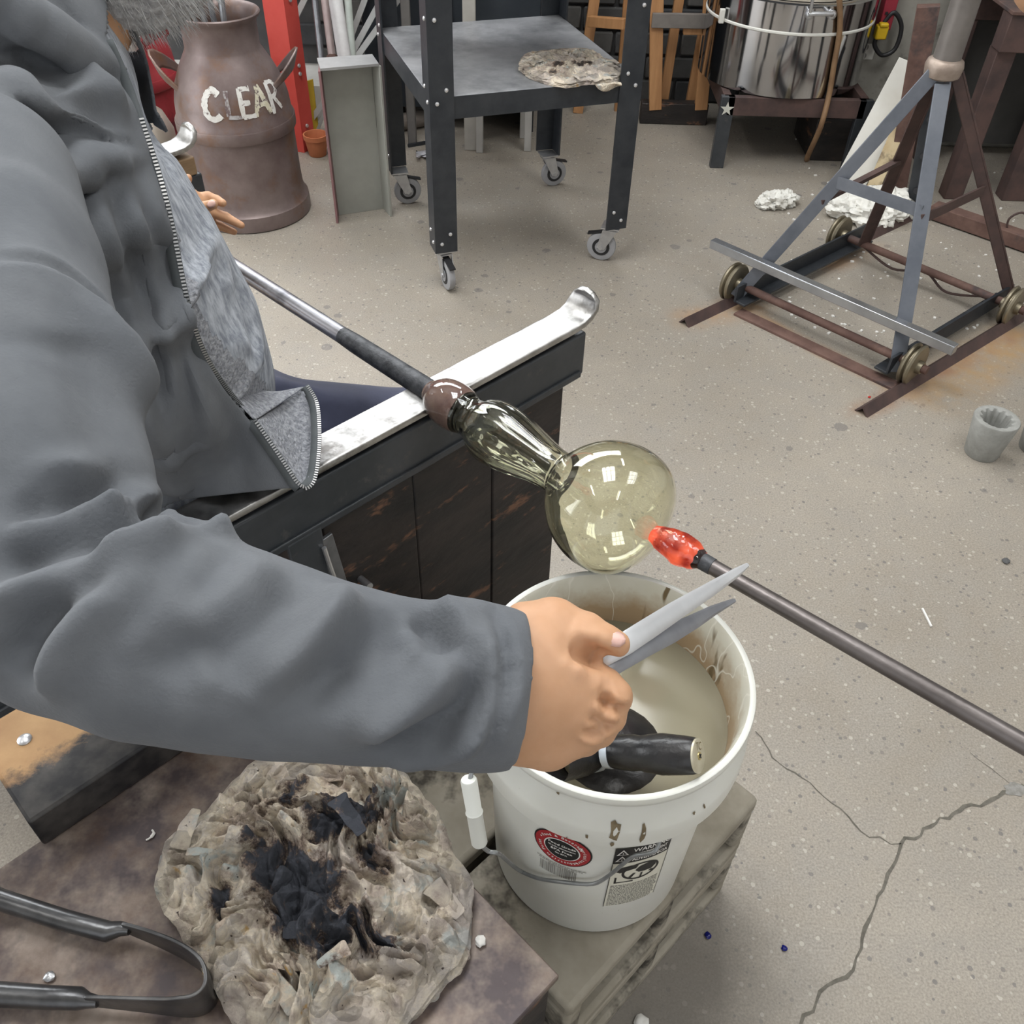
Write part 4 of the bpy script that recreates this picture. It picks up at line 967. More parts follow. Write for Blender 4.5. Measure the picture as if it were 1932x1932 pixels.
def stroke(pts, wd, M, parent, seed=0):
    pts = [V((x, y, 0)) for x, y in pts]; fine = catmull(pts, 6) if len(pts) > 2 else [pts[0].lerp(pts[1], i / 6) for i in range(7)]
    rows = [[], [], []]; r = random.Random(seed)
    for i, p in enumerate(fine):
        d = (fine[min(i + 1, len(fine) - 1)] - fine[max(i - 1, 0)]).normalized(); n = V((-d.y, d.x, 0)); h = wd / 2 * r.uniform(.85, 1.15)
        for k, q in enumerate((p + n * h, p, p - n * h)): rows[k].append(on_can(q.x, Z0 + q.y * LHH))
    return MB().grid(rows, True).build('painted_letter', M, parent)
def A(x): return yaw_c + x
body = [c for c in mc.children if c.name.startswith('can_body')][0]
ww = .10   # stroke width is in letter units for y and in radians for x; kept thin and similar
def letter(strokes, x0, M, wd, seed):
    for k, s_ in enumerate(strokes):
        pts = [(A(x0 * 1.18 + x * .345), y) for x, y in s_]
        fine = [V((p[0] * .17, p[1] * LHH, 0)) for p in pts]
        fine = catmull(fine, 6) if len(fine) > 2 else [fine[0].lerp(fine[1], i / 6) for i in range(7)]
        rows = [[], [], []]; r = random.Random(seed + k)
        for i, p in enumerate(fine):
            d = (fine[min(i + 1, len(fine) - 1)] - fine[max(i - 1, 0)]).normalized(); n = V((-d.y, d.x, 0)); h = wd / 2 * r.uniform(.8, 1.15)
            for kk, q in enumerate((p + n * h, p, p - n * h)): rows[kk].append(on_can(q.x / .17, Z0 + q.y))
        MB().grid(rows, True).build('painted_letter', M, body)
letter([[(.85, .82), (.55, .98), (.2, .8), (.08, .45), (.25, .1), (.6, .02), (.9, .16)]], -.46, paint_w, .020, 1)
letter([[(.15, .95), (.15, .12)], [(.12, .08), (.75, .06)]], -.135, paint_f, .013, 2)
letter([[(.15, 1.0), (.15, .02)], [(.15, .97), (.75, .95)], [(.15, .52), (.62, .5)], [(.15, .05), (.8, .05)]], .07, paint_w, .015, 3)
letter([[(.0, .0), (.42, 1.0)], [(.42, 1.0), (.86, .0)], [(.18, .36), (.66, .36)]], .30, paint_y, .015, 4)
letter([[(.1, 1.0), (.1, -.08)], [(.1, .97), (.55, .95), (.68, .72), (.45, .52), (.1, .5)], [(.3, .5), (.75, .0)]], .58, paint_w, .013, 5)
# rods standing in the can
rods = mat('grey_rod_steel', (.27, .28, .30), (.38, .39, .41), 20, rough=.4, metal=.6)
rod_words = ('leftmost', 'second from the left', 'third from the left', 'middle', 'third from the right', 'second from the right', 'rightmost')
for k in range(7):
    foot = CANB + V((.06 - .012 * k, -.03 + .02 * (k % 3), .03)); top = CANB + V((-.10 + .022 * k, -.035 + .03 * (k % 3), .66)); d = (top - foot).normalized()
    foot = foot + d * .0; tag(MB().tube([foot, top + d * .35], .0075 if k % 2 else .0095, 8).build('metal_rod', rods, loc=foot), 'thin grey rod standing in the rusty milk can, %s of the bunch' % rod_words[k], 'rod', 'rods in the milk can')
red_m = mat('faded_red_paint', (.34, .035, .045), (.44, .06, .07), 6, rough=.45, bump=.15, c3=(.10, .02, .03), scale3=5, thr3=.62)
milk_can(V((-1.52, 3.60, 0)), 1.0, red_m, 'faded red milk can behind the seated person', math.radians(-15))
alu = mat('dull_tan_aluminium', (.50, .44, .36), (.62, .57, .50), 7, rough=.45, metal=.4)
tcan = thing('pouring_can', V((-1.36, 3.28, 0)), 'small tan metal pouring can in front of the red milk can', 'can')
MB().lathe((-1.36, 3.28, 0), (0, 0, 1), [(0, .095), (.004, .10), (.24, .10), (.30, .075), (.335, .035), (.38, .03), (.39, .034), (.38, .026), (.34, .03), (.30, .06), (.02, .09), (.02, 0)], 32).build('can_body', alu, tcan)
for k, (a0, ln) in enumerate(((.6, .085), (1.5, .07))):
    c = V((-1.36, 3.28, .385)); d = V((math.cos(a0) * .5, math.sin(a0) * .3, 1)).normalized()
    MB().lathe(c - d * .01, d, [(0, .024), (ln * .5, .026), (ln * .8, .014), (ln, .002)], 14).build('spout', mat('pale_aluminium', (.72, .72, .73), rough=.35, metal=.5), tcan)
bw_ = D(215, 82, 3.40); bowl = thing('white_bowl', V((bw_.x, bw_.y, 0)), 'white enamel bowl on a post beside the red milk can', 'bowl')
MB().lathe((bw_.x, bw_.y, bw_.z - .06), (0, 0, 1), [(0, .045), (.03, .075), (.085, .098), (.088, .095), (.05, .07), (.012, .04), (.012, 0)], 32).build('bowl_body', mat('white_enamel', (.82, .82, .8), rough=.25), bowl)
MB().lathe((bw_.x, bw_.y, 0), (0, 0, 1), [(0, .09), (.012, .09), (.014, .02), (bw_.z - .062, .02)], 20).build('stand', dark_rust, bowl)

# ================================================================== red post, I-beam, junk at the back left
redp = mat('bright_red_paint', (.62, .07, .055), (.70, .10, .08), 5, rough=.4, bump=.1)
rp = thing('red_steel_post', V((-.93, 3.74, 0)), 'bright red steel angle post with bolts standing behind the milk can', 'post')
MB().prism([V((-.985, 3.80, 0)), V((-.985, 3.735, 0)), V((-.90, 3.715, 0)), V((-.865, 3.78, 0)), V((-.872, 3.784, 0)), V((-.905, 3.724, 0)), V((-.978, 3.741, 0)), V((-.978, 3.80, 0))], (0, 0, 2.2)).build('angle', redp, rp)
for z in (.10, .30, .33, .56): MB().lathe(V((-.882, 3.742, z)), V((.87, -.48, 0)), [(0, .008), (.004, .007), (.005, 0)], 10).build('bolt', bolt_m, rp)
ib_m = mat('grey_green_steel_paint', (.33, .335, .30), (.40, .405, .37), 5, rough=.5, metal=.2, bump=.15, bscale=50)
ib_r = mat('red_primer_edge', (.20, .10, .105), (.26, .14, .14), 8, rough=.6)
ib = thing('steel_channel', V((-.57, 3.16, 0)), 'upright grey steel channel offcut standing left of the black rolling table', 'steel channel')
c_ = [V((-.659, 3.085, 0)), V((-.668, 3.150, 0)), V((-.512, 3.215, 0)), V((-.478, 3.150, 0))]
for k, (a_, b_) in enumerate(zip(c_, c_[1:])):
    d = (b_ - a_).normalized(); n = V((-d.y, d.x, 0)) * .008
    MB().prism([a_, b_, b_ + n, a_ + n], (0, 0, .52)).build('web' if k == 1 else 'flange', ib_r if k == 0 else ib_m, ib, bevel=.001)
cp_ = [c_[0], c_[3], c_[2] + V((.0, .03, 0)), c_[1] + V((-.02, .04, 0))]
MB().prism([q + V((0, 0, .5205)) for q in cp_], (0, 0, .008)).build('cap_plate', mat('grey_cap_plate', (.32, .32, .32), (.4, .4, .4), 9, rough=.5, metal=.3), ib)
junk = [('dark_pipe', 608, 125, 592, -20, 3.62, .012, raw_steel, 'dark grey steel pipe, leftmost of the pipes behind the steel channel', 'pipe'),
        ('rusty_pipe', 628, 118, 610, -20, 3.55, .014, mat('pinkish_rusty_pipe', (.26, .20, .195), (.34, .27, .26), 15, rough=.5, metal=.3), 'pinkish rusty pipe with a hex coupling behind the steel channel', 'pipe'),
        ('white_pipe', 652, 122, 630, -20, 3.60, .026, mat('chalky_white_pipe', (.60, .58, .58), (.70, .69, .69), 15, rough=.6), 'wide chalky white pipe behind the steel channel', 'pipe'),
        ('green_pipe', 666, 120, 655, -20, 3.68, .014, mat('pale_green_pipe', (.42, .46, .42), (.5, .54, .5), 15, rough=.5), 'pale green pipe right of the chalky white pipe', 'pipe')]
for nm, x0, y0, x1, y1, Y, r, M, lb, ct in junk:
    a = D(x0, y0, Y); b = D(x1, y1, Y + .12); d = (b - a).normalized(); foot = a - d * (a.z / d.z) + d * .012
    t = thing(nm, foot, lb, ct); MB().tube([foot, b + d * .5], r, 14).build('tube', M, t)
    if nm == 'rusty_pipe': MB().lathe(a - d * .01, d, [(0, .020), (.035, .020)], 6, False).build('coupling', rust, t)
yl = thing('yellow_sheet', V((-.83, 3.95, 0)), 'yellow plastic sheet leaning behind the red post', 'sheet')
MB().prism([D(556, 160, 3.86), D(590, 150, 3.86), D(600, 235, 3.86), D(578, 290, 3.78), D(570, 290, 3.78)], (0, .008, 0)).build('panel', mat('mustard_yellow_plastic', (.50, .33, .02), (.58, .40, .04), 6, rough=.5), yl)
ot = G(600, 292, 0); pot = thing('orange_pot', ot, 'small orange clay pot behind the steel channel', 'pot')
MB().lathe(ot, (0, 0, 1), [(0, .032), (.003, .035), (.065, .046), (.067, .050), (.085, .051), (.085, .045), (.02, .032), (.02, 0)], 24).build('pot_body', mat('orange_clay', (.52, .17, .075), (.6, .22, .1), 9, rough=.6), pot)
# lattice rack and leaning glass strips behind the pipes
lat_m = mat('pale_aluminium_strip', (.50, .51, .50), (.60, .61, .60), 9, rough=.45)
for k, (x0, y0, x1, y1, Y) in enumerate(((556, 40, 590, -30, 4.0), (660, 80, 700, -30, 3.95), (664, 105, 712, 15, 3.9), (672, 112, 716, 50, 3.85))):
    a = D(x0, y0, Y); b = D(x1, y1, Y); dd = (b - a).normalized()
    a = a - dd * (a.z / dd.z) * (1 if abs(dd.z) > .2 else 0); a.z = max(a.z, .012)
    tag(MB().bar(a, b + dd * .2, .022, .012, (0, -1, .2)).build('metal_strip', lat_m, loc=a), 'pale leaning metal strip, number %s from the red post side' % ('one', 'two', 'three', 'four')[k], 'strip', 'leaning strips at the back')
# pipes and posts seen above the shelf, dark cabinet behind
cab = thing('dark_cabinet', V((-.25, 4.1, 0)), 'dark blue-black steel cabinet behind the rolling table', 'cabinet')
MB().box((-.30, 4.16, .85), (.72, .36, 1.5)).build('cabinet_body', mat('blue_black_steel', (.018, .024, .032), (.03, .037, .046), 6, rough=.5), cab, bevel=.005)
MB().box((-.30, 3.972, .9), (.012, .012, 1.3)).build('door_gap', black_plastic, cab)
for x in (-.62, .02): MB().box((x, 4.16, .05), (.05, .30, .1)).build('foot', black_steel, cab)
for k, (x, Y, w_, M, lb) in enumerate(((735, 3.80, .05, mat('pinkish_brown_timber', (.26, .185, .165), (.33, .245, .22), 8, rough=.7), 'pinkish brown timber post in front of the dark cabinet'), (765, 3.84, .035, mat('grey_timber', (.17, .16, .155), (.22, .21, .2), 8, rough=.7), 'grey timber post in front of the dark cabinet'), (885, 3.80, .05, mat('pale_timber', (.42, .40, .37), (.52, .5, .46), 8, rough=.7), 'pale timber post seen right of the front table leg'))):
    a = D(x, 20, Y); tag(MB().box((a.x, Y, .7), (w_, .03, 1.4)).build('timber_post', M, bevel=.003, loc=(a.x, Y, 0)), lb, 'post')
# things on the floor under the table
fb = G(905, 285, 0)
ls = thing('small_steel_stool', fb, 'pale square-legged frame standing on the floor behind the rolling table', 'stool')
lsm = mat('pale_grey_tube', (.45, .44, .42), (.53, .52, .5), 9, rough=.5)
for dx, dy in ((0, 0), (.2, .03), (-.02, .14), (.18, .17)): MB().box(fb + V((dx, dy, .17)), (.03, .045, .34)).build('leg', lsm, ls, bevel=.003)
MB().box(fb + V((.09, .085, .352)), (.28, .24, .024)).build('seat', lsm, ls, bevel=.004)
wb_ = mat('weathered_timber', (.22, .19, .165), (.32, .28, .25), 7, rough=.85, bump=.4)
for k, (x0, y0, x1, y1, r, lb) in enumerate(((745, 232, 800, 222, .035, 'short weathered log on the floor behind the rolling table'), (760, 205, 860, 190, .03, 'longer weathered log lying furthest back under the table'))):
    a = G(x0, y0, r); b = G(x1, y1, r); tag(MB().tube([a, b], r, 12).build('timber_log', wb_, loc=(a + b) / 2), lb, 'log')
a = G(770, 275, .006); b = G(822, 266, .006); tag(MB().bar(a, b, .012, .012).build('steel_offcut', black_steel, loc=a), 'thin dark steel offcut on the floor under the table', 'offcut')
cr = []
for i in range(9):
    cr.append([G(785 + 40 * i / 8, 285 + 12 * j / 4 + RND.uniform(-2, 2), .004 + RND.uniform(0, .02)) for j in range(5)])
tag(MB().grid(cr, True).build('plastic_scrap', mat('crumpled_clear_plastic', (.62, .62, .66), rough=.2), solid=.001), 'crumpled pale plastic scrap on the floor behind the front table leg', 'scrap')

# ================================================================== wooden racks by the wall
def slat(parent, x0, y0, x1, y1, Y0, Y1, w_, M=orange_wood, dep=.03):
    a = D(x0, y0, Y0); b = D(x1, y1, Y1); d = (b - a).normalized()
    return MB().bar(a - d * .0, b + d * .0, w_, dep, (0, -1, 0)).build('slat', M, parent, bevel=.002)
wr = thing('wooden_easel', G(1110, 212, 0), 'orange pine easel leaning at the wall, left of the wooden rack', 'easel')
f0 = G(1090, 212, .0); f1 = G(1168, 208, .0)
for f, tp in ((f0, (1130, -60, 4.28)), (f1, (1192, -60, 4.12))):
    t_ = D(*tp); MB().bar(f, t_ + (t_ - f) * .3, .045, .03, (0, -1, 0)).build('slat', orange_wood, wr, bevel=.002)
a = D(1112, 40, 4.22); b = D(1180, 45, 4.10); MB().bar(a, b, .03, .04, (0, 0, 1)).build('crossbar', orange_wood, wr, bevel=.002)
w2 = thing('wooden_rack', G(1270, 230, 0), 'orange pine rack with a black base beam beside the kiln', 'rack')
for (x0, y0, x1, y1, Ya, Yb, w_) in ((1236, 206, 1240, -60, 4.15, 4.15, .055), (1322, 206, 1346, -60, 4.15, 4.15, .055), (1250, 202, 1290, -60, 4.24, 4.24, .04), (1300, 205, 1330, 40, 4.24, 4.24, .04)):
    slat(w2, x0, y0, x1, y1, Ya, Yb, w_)
a = D(1230, 38, 4.13); b = D(1340, 40, 4.13); MB().bar(a, b, .02, .055, (0, 0, 1)).build('crossbar', mat('grey_brown_timber', (.16, .14, .13), (.22, .2, .18), 8, rough=.7), w2, bevel=.002)
a = D(1290, 52, 4.15); b = D(1342, 52, 4.15); MB().bar(a, b, .03, .05, (0, 0, 1)).build('crossbar', orange_wood, w2, bevel=.002)
a = D(1207, 219, 4.17); b = D(1332, 219, 4.17); a.z = b.z = .045; MB().bar(a, b, .06, .088, (0, 0, 1)).build('base_beam', soot_wood, w2, bevel=.003)

# ================================================================== kiln on a stand
KC = V((1.045, 3.985, 0)); KR = .325
chrome = mat('polished_stainless', (.50, .50, .52), (.56, .56, .57), 3, rough=.09, metal=1.0, bump=.02, bscale=12, bdist=.004)
kl = thing('kiln', V((KC.x, KC.y, .285)), 'round polished stainless steel kiln on a dark angle-iron stand', 'kiln')
MB().lathe((KC.x, KC.y, .285), (0, 0, 1), [(0, KR - .006), (0, KR), (.225, KR), (.225, KR - .004), (.226, 0)], 56).build('lower_drum', chrome, kl)
MB().lathe((KC.x, KC.y, .512), (0, 0, 1), [(0, KR - .004), (0, KR), (.095, KR), (.098, KR - .006), (.098, KR - .05), (.09, 0)], 56).build('upper_drum', chrome, kl)
wr_ = mat('white_gasket', (.74, .73, .68), rough=.5)
MB().lathe((KC.x, KC.y, .506), (0, 0, 1), [(0, KR), (.003, KR + .004), (.009, KR + .004), (.012, KR)], 56).build('gasket', wr_, kl)
MB().lathe((KC.x, KC.y, .612), (0, 0, 1), [(0, KR - .04), (.018, KR - .045), (.026, KR - .07), (.026, 0)], 48).build('lid', mat('tan_firebrick', (.42, .37, .30), (.52, .47, .4), 20, rough=.9), kl)
kf = lambda x, y, e=.0: None
def on_kiln(x, y, e):
    d = FW + (x - 966) / F_PX * RT - (y - 966) / F_PX * UP; t = 2.5
    while t < 6:
        p = CAM + d * t
        if math.hypot(p.x - KC.x, p.y - KC.y) < KR + e: return p
        t += .002
    return p
hk = [on_kiln(1528, 28, .008), on_kiln(1528, 26, .05), on_kiln(1570, 26, .05), on_kiln(1570, 28, .008)]
hnd = MB().tube([hk[0], hk[1], hk[2], hk[3]], .008, 10).build('handle', zinc, kl)
for q in (hk[0], hk[3]): MB().sphere(q, .017, 10, 6).build('handle_foot', zinc, hnd)
MB().tube([hk[1] + V((0, 0, .0)), hk[1] + V((-.005, -.01, .08)), hk[1] + V((-.005, -.01, .15))], .006, 8).build('lid_prop', zinc, kl)
MB().box(on_kiln(1362, 30, .012), (.02, .02, .05)).build('latch', wr_, kl, bevel=.003)
# stand
ks = thing('kiln_stand', V((KC.x, KC.y, 0)), 'dark rusty angle-iron stand with a star sticker under the kiln', 'stand')
lx0, lx1, ly0, ly1 = .80, 1.34, 3.69, 4.22
for (x, y) in ((lx0, ly0), (lx1, ly0), (lx0, ly1), (lx1, ly1)): MB().box((x, y, .14), (.055, .03, .28)).build('leg', blued, ks, bevel=.002)
for (a, b) in (((lx0, ly0), (lx1, ly0)), ((lx0, ly1), (lx1, ly1)), ((lx0, ly0), (lx0, ly1)), ((lx1, ly0), (lx1, ly1))):
    MB().bar(V((*a, .245)), V((*b, .245)), .03, .07, (0, 0, 1)).build('rail', dark_rust, ks, bevel=.002)
sc_ = V((lx0 - .0, ly0 - .016, .235)); star = []
for i in range(10):
    r = .028 if i % 2 == 0 else .011; q = math.pi / 2 + math.pi * i / 5; star.append(sc_ + V((math.cos(q) * r, 0, math.sin(q) * r)))
MB().prism(star, (0, -.001, 0)).build('star_sticker', mat('pale_star_sticker', (.62, .62, .55), rough=.5), ks)
# dark box on the floor under the kiln
tag(MB().box((1.30, 3.93, .085), (.20, .3, .17)).build('dark_box', soot_wood, bevel=.004, loc=(1.30, 3.93, 0)), 'dark sooty box on the floor under the kiln', 'box')
# hose over the kiln
hz = [on_kiln(1580, -40, .012), on_kiln(1584, 5, .014), on_kiln(1584, 60, .016), on_kiln(1574, 120, .016), on_kiln(1564, 180, .02), P(1548, 240, 3.55), G(1522, 300, .012), G(1535, 292, .012), G(1556, 282, .012), G(1590, 262, .012)]
tag(MB().tube(catmull(hz, 6), .0105, 12).build('brown_hose', mat('brown_rubber_hose', (.20, .115, .06), (.28, .17, .09), 12, rough=.6)), 'brown rubber hose hanging down the front of the kiln', 'hose')
wy = mat('yellow_wire', (.60, .45, .20), rough=.5)
cp = [V((KC.x - .1, KC.y - .12, .642)), V((KC.x + .02, KC.y - .25, .642)), V((KC.x + .18, KC.y - .2, .645)), V((KC.x + .24, KC.y - .05, .645))]
tag(MB().tube(catmull(cp, 6), .004, 6).build('yellow_wire', wy), 'thin yellow wire lying on top of the kiln', 'wire')
# wall bits: red box, outlet, yellow plug
YP = 3.97
def wallbox(name, x0, y0, x1, y1, dep, M, label, cat, bevel=.003):
    a = D(x0, y1, YP); b = D(x1, y0, YP); c = (a + b) / 2
    o = MB().box((c.x, YP + .02 - dep / 2, c.z), (abs(b.x - a.x), dep, abs(b.z - a.z))).build(name, M, bevel=bevel, loc=(c.x, YP, c.z)); return tag(o, label, cat)
rbx = wallbox('red_switch_box', 1650, -60, 1704, 50, .07, mat('dark_red_paint', (.26, .02, .035), (.31, .03, .05), 6, rough=.4), 'dark red electrical box on the concrete pier above the kiln', 'electrical box')
MB().lathe(V((WL[rbx].x - .01, YP - .052, D(1675, 18, YP).z)), (0, -1, 0), [(0, .006), (.004, .006)], 10).build('screw', black_plastic, rbx)
oc = D(1632, 98, YP); ou = thing('socket_plate', V((oc.x, YP, oc.z)), 'white double socket plate on the concrete pier beside the kiln', 'socket')
MB().box((oc.x, YP + .012, oc.z), (.085, .016, .065)).build('plate', wr_, ou, bevel=.005)
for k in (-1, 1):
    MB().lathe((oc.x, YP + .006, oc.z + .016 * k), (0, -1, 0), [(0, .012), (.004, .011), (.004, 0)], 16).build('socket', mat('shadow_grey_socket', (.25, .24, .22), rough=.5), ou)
plc = D(1662, 60, YP - .05)
pg = thing('yellow_plug', V((plc.x, plc.y, plc.z)), 'yellow plug with a looped black cord hanging by the kiln', 'plug')
ym = mat('bright_yellow_plastic', (.72, .47, .02), rough=.4)
MB().box(plc, (.045, .04, .05)).box(plc + V((.0, -.01, .028)), (.035, .03, .016)).build('plug_body', ym, pg, bevel=.006)
MB().tube(catmull([plc + V((.0, 0, .03)), plc + V((.03, 0, .07)), plc + V((.075, 0, .02)), plc + V((.075, 0, -.06)), plc + V((.03, 0, -.085)), plc + V((-.01, 0, -.05)), plc + V((-.012, 0, -.02))], 6), .0085, 10).build('cord', black_plastic, pg)

# ================================================================== cart on rails
WHL = {k: G(x, y, .062) for k, (x, y) in dict(fl=(1385, 532), fr=(1722, 687), rl=(1583, 441), rr=(1908, 577)).items()}
ct = thing('rail_cart', V((1.12, 2.58, 0)), 'steel wheeled stand with a tall pipe post on four pulley wheels', 'cart')
ax_d = (WHL['fr'] - WHL['fl']).normalized(); ln_d = V((-ax_d.y, ax_d.x, 0))
pulley = mat('worn_brass_pulley', (.23, .20, .14), (.33, .29, .21), 12, rough=.4, metal=.7)
for k, c in WHL.items():
    w_ = MB().lathe(c - ax_d * .016, ax_d, [(0, .050), (.001, .058), (.006, .062), (.011, .060), (.015, .050), (.017, .050), (.021, .060), (.026, .062), (.031, .058), (.032, .050)], 36).build('wheel', pulley, ct)
    MB().lathe(c - ax_d * .030, ax_d, [(0, .018), (.012, .020), (.048, .020), (.060, .018)], 18).build('hub', pulley, w_)
for f, g in (('fl', 'fr'), ('rl', 'rr')):
    MB().tube([WHL[f] - ax_d * .03, WHL[g] + ax_d * .045], .0125, 12).build('axle', rust, ct)
for f, g, s_ in (('fl', 'rl', 1), ('fr', 'rr', -1)):
    a = WHL[f] + ax_d * .045 * s_ - ln_d * .05; b = WHL[g] + ax_d * .045 * s_ + ln_d * .10; a.z = b.z = .055
    MB().bar(a, b, .008, .055, (0, 0, 1)).build('side_beam', black_steel, ct, bevel=.001)
    MB().bar(a + ax_d * .02 * s_ - V((0, 0, .024)), b + ax_d * .02 * s_ - V((0, 0, .024)), .04, .007, (0, 0, 1)).build('side_beam', black_steel, ct, bevel=.001)
AP = V((1.115, 2.575, .735))
slate = mat('blue_grey_mill_steel', (.14, .155, .185), (.20, .215, .245), 8, rough=.5, metal=.45, bump=.1, bscale=60)
def tleg(f, t_off, M, w_=.04):
    top = AP + t_off; d = (f - top).normalized()
    lg = MB().bar(top, f, w_, .006, V((0, -1, .4))).build('leg', M, ct, bevel=.001)
    MB().bar(top + RT * (w_ / 2) + V((0, .018, 0)), f + RT * (w_ / 2) + V((0, .018, 0)), .006, .038, V((0, -1, .4))).build('leg_flange', M, lg, bevel=.001)
F1 = G(1388, 560, .03); F2 = G(1690, 702, .03); F3 = G(1903, 553, .06); F4 = G(1628, 462, .06)
tleg(F1, V((-.03, -.02, -.01)), slate); tleg(F2, V((-.005, -.035, -.03)), slate); tleg(F3, V((.035, .0, -.01)), dark_rust, .032); tleg(F4, V((-.005, .035, -.06)), dark_rust, .036)
MB().tube([AP + V((0, 0, -.02)), AP + V((0, 0, 1.05))], .036, 24).build('post', mat('brown_grey_pipe', (.15, .135, .125), (.22, .20, .185), 7, rough=.5, metal=.4, bump=.1), ct)
MB().lathe(AP + V((0, 0, -.025)), (0, 0, 1), [(0, .036), (.006, .046), (.03, .050), (.044, .046), (.05, .037)], 24).build('collar', mat('brazed_collar', (.28, .22, .18), (.38, .31, .26), 20, rough=.5, metal=.5, bump=.5, bscale=70), ct)
bA = P(1344, 458, G(1344, 458, .155).y * .7266 + (1.5 - .155) * .687); bar0 = G(1344, 458, .155); bar1 = G(1802, 660, .155)
MB().bar(bar0, bar1, .028, .028, (0, 0, 1)).build('push_bar', mat('bright_square_tube', (.34, .35, .37), (.46, .47, .49), 9, rough=.25, metal=.85), ct, bevel=.002)
def lerp_leg(F, off, z): 
    top = AP + off; t = (top.z - z) / (top.z - F.z); return top.lerp(F, t)
MB().bar(lerp_leg(F1, V((-.03, -.02, -.01)), .42), lerp_leg(F2, V((-.005, -.035, -.03)), .42), .006, .034, (0, 0, 1)).build('strut', slate, ct)
MB().bar(lerp_leg(F2, V((-.005, -.035, -.03)), .40), lerp_leg(F3, V((.035, 0, -.01)), .40), .006, .03, (0, 0, 1)).build('strut', dark_rust, ct)
MB().bar(lerp_leg(F1, V((-.03, -.02, -.01)), .36), lerp_leg(F4, V((-.005, .035, -.06)), .42), .02, .012, (0, 0, 1)).build('strut', dark_rust, ct)
MB().tube(catmull([WHL['rl'] + ax_d * .1 + V((0, 0, -.01)), WHL['rl'] + ax_d * .22 + V((0, 0, -.045)), WHL['rl'] + ax_d * .33 + V((0, 0, -.012)), WHL['rl'] + ax_d * .42 + V((0, 0, -.05)), WHL['rl'] + ax_d * .55 + V((0, 0, -.01))], 6), .004, 6).build('chain', dark_rust, ct)
# floor rails and cross tie
def floor_rail(a, b, label):
    d = (b - a).normalized(); n = V((-d.y, d.x, 0))
    o = MB().prism([a - n * .022, a + V((0, 0, .026)), a + n * .022, a + n * .016, a + V((0, 0, .018)), a - n * .016], b - a).build('floor_rail', dark_rust, loc=a); return tag(o, label, 'rail', 'cart track rails')
ra0 = G(1290, 613); ra1 = ra0 + (WHL['rl'] - WHL['fl']).normalized() * 1.25
floor_rail(ra0, V((ra1.x, ra1.y, 0)), 'rusty angle-iron floor rail under the left wheels of the cart')
rb0 = G(1624, 781); rb1 = rb0 + (WHL['rr'] - WHL['fr']).normalized() * 1.25
floor_rail(rb0, V((rb1.x, rb1.y, 0)), 'rusty angle-iron floor rail under the right wheels of the cart')
a = G(1392, 588, .004); b = G(1698, 733, .004); tag(MB().bar(a, b, .045, .008, (0, 0, 1)).build('flat_tie_bar', rust, bevel=.001, loc=(a + b) / 2), 'rusty flat tie bar across the front of the cart track', 'bar')
a = G(1760, 395, .03); b = G(2000, 478, .03); tie = MB().bar(a, b, .06, .05, (0, 0, 1)).build('rusty_beam', rust, bevel=.002, loc=(a + b) / 2); tag(tie, 'heavy rusty steel beam lying across the track behind the cart', 'beam')
hk2 = [b.lerp(a, .42) + V((0, 0, .02)), b.lerp(a, .42) + V((-.005, 0, .06)), b.lerp(a, .40) + V((.02, 0, .085)), b.lerp(a, .37) + V((.045, 0, .06)), b.lerp(a, .36) + V((.05, 0, .02))]
MB().tube(catmull(hk2, 5), .004, 8).build('loop', dark_rust, tie)

# ================================================================== fluff, boards, cup, chips
from mathutils import noise as _nz
fluff_m = mat('white_ceramic_fibre', (.82, .81, .76), (.72, .70, .64), 30, rough=.95, bump=.8, bscale=120)
def fluff(name, c, blobs, label):
    b = MB()
    for (dx, dy, r) in blobs:
        s0 = len(b.v); b.sphere((0, 0, 0), 1, 36, 24)
        for i in range(s0, len(b.v)):
            p = b.v[i]; k = 1 + .35 * _nz.noise(p * 2.2 + V((dx * 50, dy * 50, 1))) + .22 * _nz.noise(p * 6 + V((dx * 31, 3, 1))) + .12 * _nz.noise(p * 14)
            q = V((p.x, p.y, p.z * .62)) * r * k; b.v[i] = V((c.x + dx + q.x, c.y + dy + q.y, max(.001, q.z + r * .45)))
    return tag(b.build(name, fluff_m, loc=c), label, 'insulation wool')
fluff('ceramic_wool', G(1460, 388, 0), ((0, 0, .05), (.045, .02, .045), (-.04, -.015, .035)), 'small tuft of white ceramic wool alone on the floor below the kiln')
fluff('ceramic_wool', G(1640, 412, 0), ((-.09, .02, .07), (-.03, -.02, .075), (.05, .0, .075), (.11, .03, .06), (-.02, .07, .08), (.08, .07, .08), (.02, -.05, .05)), 'large heap of white ceramic wool behind the cart wheels')
fluff('ceramic_wool', G(1748, 408, 0), ((0, 0, .018), (.02, .01, .012)), 'tiny white wool scrap right of the large wool heap')
wboard = mat('white_insulation_board', (.78, .77, .72), (.70, .68, .62), 5, rough=.9)
def leaner(name, x0, y0, Y0z, x1, y1, Y1, w_, th, M, label, cat, facing=(-.4, -1, .4)):
    a = G(x0, y0, .012); b = D(x1, y1, Y1); return tag(MB().bar(a, b, w_, th, V(facing)).build(name, M, bevel=.002, loc=a), label, cat)
leaner('insulation_board', 1600, 352, 0, 1725, 120, 3.62, .12, .02, wboard, 'white insulation board leaning behind the cart', 'board')
leaner('dark_strip', 1582, 348, 0, 1702, 130, 3.66, .03, .02, black_steel, 'black steel strip along the left edge of the white board', 'strip')
